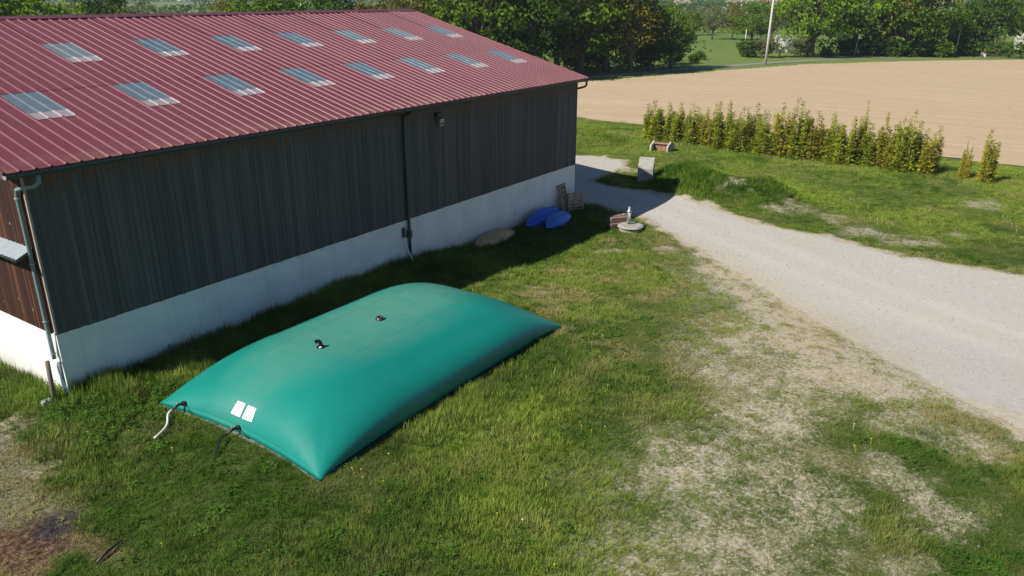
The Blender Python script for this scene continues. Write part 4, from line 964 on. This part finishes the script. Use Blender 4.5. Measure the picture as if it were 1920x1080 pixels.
def scatter(name, label, cat, pts, scl, idx, tone, dry, meshes, cname, tilt=.12):
    col = bpy.data.collections.new(cname)
    for i, me in enumerate(meshes): col.objects.link(bpy.data.objects.new('%s_%02d' % (cname, i), me))
    pm = bpy.data.meshes.new(name); pm.vertices.add(len(pts)); pm.vertices.foreach_set('co', np.asarray(pts, np.float32).ravel())
    g = np.random.default_rng(len(pts)); n = len(pts)
    def av(nm, a): q = pm.attributes.new(nm, 'FLOAT_VECTOR', 'POINT'); q.data.foreach_set('vector', np.asarray(a, np.float32).ravel())
    av('scl', scl); av('rot', np.stack([g.normal(size=n)*tilt, g.normal(size=n)*tilt, g.uniform(0, 6.283, n)], 1))
    attr_f(pm, 'tone', tone); attr_f(pm, 'dry', dry)
    q = pm.attributes.new('idx', 'INT', 'POINT'); q.data.foreach_set('value', np.asarray(idx, np.int32))
    o = link(name, pm)
    ng_ = bpy.data.node_groups.new(name+'_scatter', 'GeometryNodeTree')
    ng_.interface.new_socket('Geometry', in_out='INPUT', socket_type='NodeSocketGeometry'); ng_.interface.new_socket('Geometry', in_out='OUTPUT', socket_type='NodeSocketGeometry')
    N = ng_.nodes.new; gi = N('NodeGroupInput'); go = N('NodeGroupOutput'); ip = N('GeometryNodeInstanceOnPoints'); ci = N('GeometryNodeCollectionInfo'); mp = N('GeometryNodeMeshToPoints')
    ci.inputs[0].default_value = col; ci.inputs[1].default_value = True; ci.inputs[2].default_value = True
    def na(nm, ty): a = N('GeometryNodeInputNamedAttribute'); a.data_type = ty; a.inputs[0].default_value = nm; return a.outputs[0]
    Lk = ng_.links.new
    Lk(gi.outputs[0], mp.inputs[0]); Lk(mp.outputs[0], ip.inputs['Points']); Lk(ci.outputs[0], ip.inputs['Instance']); ip.inputs['Pick Instance'].default_value = True
    Lk(na('idx', 'INT'), ip.inputs['Instance Index']); Lk(na('rot', 'FLOAT_VECTOR'), ip.inputs['Rotation']); Lk(na('scl', 'FLOAT_VECTOR'), ip.inputs['Scale']); Lk(ip.outputs[0], go.inputs[0])
    md = o.modifiers.new('scatter', 'NODES'); md.node_group = ng_
    return tag(o, label, cat, kind='stuff')

def rnd_pts(n, x0, x1, y0, y1): return rng.uniform(x0, x1, n), rng.uniform(y0, y1, n)
def visible(x, y, m=140):
    u, v, w = topix(np.stack([x, y, np.zeros_like(x)], 1)); return (w > 0) & (u > -m) & (u < 1920+m) & (v > 90) & (v < 1080+m)
DMAX = 190.0
nx_ = int(DMAX*64*54); x, y = rnd_pts(nx_, -8, 56, -36, 18)
ok = visible(x, y); x, y = x[ok], y[ok]
d = np.sqrt((x-CAM[0])**2+(y-CAM[1])**2+CAM[2]**2)
keep = rng.random(len(x)) < np.clip((17/d)**1.25, 0, 1); x, y, d = x[keep], y[keep], d[keep]
tdist = polydist([(TX0+.25*(1-(k/5-1)**2), TY0+(TY1-TY0)*k/10) for k in range(11)]+[(TX1-.25*(1-(k/5-1)**2), TY0+(TY1-TY0)*k/10) for k in range(10, -1, -1)], x, y)
bdist = polydist([(-.05, -.05), (L_+.05, -.05), (L_+.05, BW), (-.05, BW)], x, y)
tk = track_mask(x, y); fd = polydist(FIELD, x, y)
well = np.minimum(np.hypot(x-wl.location.x, y-wl.location.y)-.25, np.hypot(x-tb.location.x, y-tb.location.y)-.2)
ok = (tdist < -.01) & (bdist < 0) & (fd < .1) & (well > .3) & (tk < .15)
x, y, d, tdist, bdist, tk = (q[ok] for q in (x, y, d, tdist, bdist, tk))
br = bare_mask(x, y); hm = hay_mask(x, y); bu = burn_mask(x, y); n2 = fbm(x*3.0, y*3.0, 3, 2.); n1 = fbm(x*.5, y*.5, 4, 9.); n3 = fbm(x*1.2, y*1.2, 3, 4.)
n5 = fbm(x*6.0, y*6.0, 2, 12.); pk = (1-br*1.02)+.75*ss(.52, .64, n5)*ss(.36, .60, n2)
pk = pk*(1-.45*hm)*(1-.62*bu)*(1-.8*ash_mask(x, y))*np.where(tk > -.1, .25, 1)
k = rng.random(len(x)) < pk; x, y, d, tdist, bdist, br, hm, bu, n1, n2, n3 = (q[k] for q in (x, y, d, tdist, bdist, br, hm, bu, n1, n2, n3))
H = .058+.10*ss(.38, .72, n1)+.16*(n3-.42)*(n3 > .42)+.05*(n2-.5)
wallb = ss(-2.3, -.4, y)*ss(-.5, .5, x)*ss(26, 24.5, x); H = H+.30*wallb*(.4+1.1*n3)*ss(17, 12, x)+.12*wallb*n3
H = H+.13*ss(-1.5, -.3, tdist)*ss(-6.5, -7.5, y)*ss(1.2, 3.2, x)*(.4+n3)                    # uncut strip along the tank's outer side
H = H+.14*ss(1.6, -.5, x)*ss(-4.2, -1.5, y)
cut = ss(8.5, 11.5, x)*ss(-3.5, -7, y); H = H*(1-.30*cut)
mb = segdist(MOUND, x, y); bank = np.exp(-(mb/2.2)**2); H = H+.26*bank
hg = np.exp(-((x-42.8)/2.6)**2)*ss(-26, -20, y); H = H+.30*hg*n3*1.4
H = H*(1-.22*ss(-.5, -.05, tdist)); H = H*(1-.68*br)*(1-.6*hm)*(1-.45*bu)
H = np.clip(H*rng.uniform(.7, 1.3, len(x)), .035, .75)
east = ss(5.5, 13, x)*ss(-2.5, -6, y)*ss(27, 23, x)
nl = fbm(x*.22, y*.22, 3, 77.); tone = np.clip(.27+1.1*(n1-.42)+.9*(nl-.48)+.75*(n2-.5)+.28*east+.28*ss(26, 31, x)-.13*ss(9.5, 5, x)+rng.normal(size=len(x))*.12-.30*bank, 0, 1)
nd = fbm(x*.9, y*.9, 4, 21.)
dry = np.clip(.03+.12*(n1-.4)+(.10+.14*east)*ss(.5, .7, fbm(x*1.6, y*1.6, 3, 61.))+.9*ss(.52, .72, nd)*(.25+.6*east+.15*ss(26, 30, x))+.42*br*rng.random(len(x))+.85*hm+.95*bu+.12*east-.15*wallb-.3*bank+np.abs(rng.normal(size=len(x)))*.06, 0, .92)
xy = np.where(H > .2, 1.1, .85)*(d/17)**.35*rng.uniform(.8, 1.25, len(x))*(1-.3*br)
zb = base_h(x, y)
print('tufts', len(x))
tm_ = [tuft(100+i, 20, .13, .2, .0062, M['grass']) for i in range(5)]
scatter('grass', 'rough spring grass covering the ground', 'grass', np.stack([x, y, zb-.005], 1), np.stack([xy, xy, H/.2], 1), rng.integers(0, 5, len(x)), tone, dry, tm_, 'grass_tuft')
# broad-leaved weeds in patches
x, y = rnd_pts(110000, -6, 46, -30, 8); ok = visible(x, y, 60); x, y = x[ok], y[ok]
pt = fbm(x*.45, y*.45, 4, 33.); nearwall = ss(-3.6, -.6, y)*ss(-3, -1, x)*ss(26, 24, x); bk = np.exp(-(segdist(MOUND, x, y)/2.2)**2)
pp = .035+.22*ss(.55, .72, pt)+.40*nearwall+.15*bk+.45*ss(2.5, 0, np.hypot(x+.4, y+1.2))+.9*ss(.8, .2, np.hypot(x-10.95, y+8.2))+.5*ss(.58, .7, fbm(x*1.1, y*1.1, 3, 90.))*ss(-7.4, -8.0, y)*ss(-10.5, -9, y)*ss(1, 2, x)*ss(12, 10, x)+.5*ss(1.6, .6, np.hypot(x-14, y+3.6))
d = np.sqrt((x-CAM[0])**2+(y-CAM[1])**2)
pp = pp*np.clip((17/d)**.8, 0, 1)*ss(.3, .1, bare_mask(x, y))*(1-hay_mask(x, y))*(1-burn_mask(x, y))
ok = (rng.random(len(x)) < pp) & (polydist([(TX0, TY0), (TX1, TY0), (TX1, TY1), (TX0, TY1)], x, y) < -.08) & (polydist([(-.1, -.1), (L_+.1, -.1), (L_+.1, BW), (-.1, BW)], x, y) < 0) & (track_mask(x, y) < -.3) & (np.hypot(x-wl.location.x, y-wl.location.y) > .75)
x, y, nearwall = x[ok], y[ok], nearwall[ok]; n = len(x); print('weeds', n)
hs = rng.uniform(.35, 1.0, n)*(1+1.2*nearwall)
wm = [tuft(200+i, 34, .13, .16, .020, M['weed'], True) for i in range(4)]
scatter('weeds', 'patches of broad-leaved weeds in the grass', 'weeds', np.stack([x, y, base_h(x, y)], 1), np.stack([rng.uniform(.55, 1.15, n)]*2+[hs], 1), rng.integers(0, 4, n), np.clip(rng.normal(.45, .25, n), 0, 1), np.abs(rng.normal(size=n))*.08, wm, 'weed_tuft')
# flowers
fy_ = simple('yellow_petal', (.70, .55, .03), .7, .1, 5); fw_ = simple('white_petal', (.75, .75, .70), .7, .05, 5)
def flower(mat):
    m = MB(); m.tube([(0, 0, 0), (0, 0, .16)], .004, 3, False); m.lathe([(.004, .155), (.022, .17), (.018, .178)], n=7); return m.mesh('flower', mat)
x, y = rnd_pts(14000, -4, 34, -24, -2); ok = visible(x, y, 40); x, y = x[ok], y[ok]
pt = fbm(x*.5, y*.5, 3, 51.); ok = (rng.random(len(x)) < .09*ss(.55, .7, pt)+.006) & (bare_mask(x, y) < .3) & (polydist([(TX0, TY0), (TX1, TY0), (TX1, TY1), (TX0, TY1)], x, y) < -.3) & (hay_mask(x, y) < .2) & (burn_mask(x, y) < .2)
x, y = x[ok], y[ok]; n = len(x); s_ = rng.uniform(.45, .8, n)
scatter('wildflowers', 'tiny yellow and white wildflowers dotted in the grass', 'flowers', np.stack([x, y, base_h(x, y)+.02], 1), np.stack([s_, s_, s_*1.15], 1), (rng.random(n) < .25).astype(int), np.ones(n)*.5, np.zeros(n), [flower(fy_), flower(fw_)], 'flower_kind')
# loose pebbles on the track and on bare soil
pb = []
for i in range(3):
    g = np.random.default_rng(300+i); m = MB(); m.lathe([(.01, -.02), (.03, -.012), (.036, .004), (.022, .02), (.006, .024)], n=6); m.v = [(a*g.uniform(.8, 1.2), b*g.uniform(.6, 1.1), c*g.uniform(.7, 1.1)) for a, b, c in m.v]; pb.append(m.mesh('pebble', simple('pebble_stone_%d' % i, [(.38, .36, .325), (.27, .25, .22), (.42, .40, .37)][i], .9, .15, 5)))
x, y = rnd_pts(40000, 5, 36, -28, 5); ok = visible(x, y, 60); x, y = x[ok], y[ok]
w_ = ss(-.4, .6, track_mask(x, y)); ok = rng.random(len(x)) < .55*w_+.10*bare_mask(x, y); x, y = x[ok], y[ok]; n = len(x); s_ = rng.uniform(.25, .85, n)**1.6
print('pebbles', n)
scatter('pebbles', 'loose pale pebbles strewn over the gravel track', 'pebbles', np.stack([x, y, base_h(x, y)+.015], 1), np.stack([s_]*3, 1), rng.integers(0, 3, n), np.ones(n), np.zeros(n), pb, 'pebble_kind', .5)
# a charred stick in the burnt patch
bs = at(205, 1040)
tag(MB().tube([(bs[0]-.28, bs[1]-.10, .06), (bs[0], bs[1], .09), (bs[0]+.30, bs[1]+.10, .07)], [.02, .025, .015], 6).build('charred_stick', M['black'], None, True), 'charred stick lying in the brown burnt patch at lower left', 'stick')

# ================================================================== HAZE
hz = MB().box((1000, 500, 27), (9000, 9000, 60)).build('haze', None)
t = NT('haze_air'); pv = t.n('ShaderNodeVolumePrincipled'); pv.inputs['Color'].default_value = (.70, .82, 1.0, 1); pv.inputs['Density'].default_value = .00024; pv.inputs['Anisotropy'].default_value = .2
t.l(pv.outputs[0], t.out.inputs['Volume']); hz.data.materials.append(t.m)
tag(hz, 'thin blue haze over the distance', 'haze', kind='stuff')
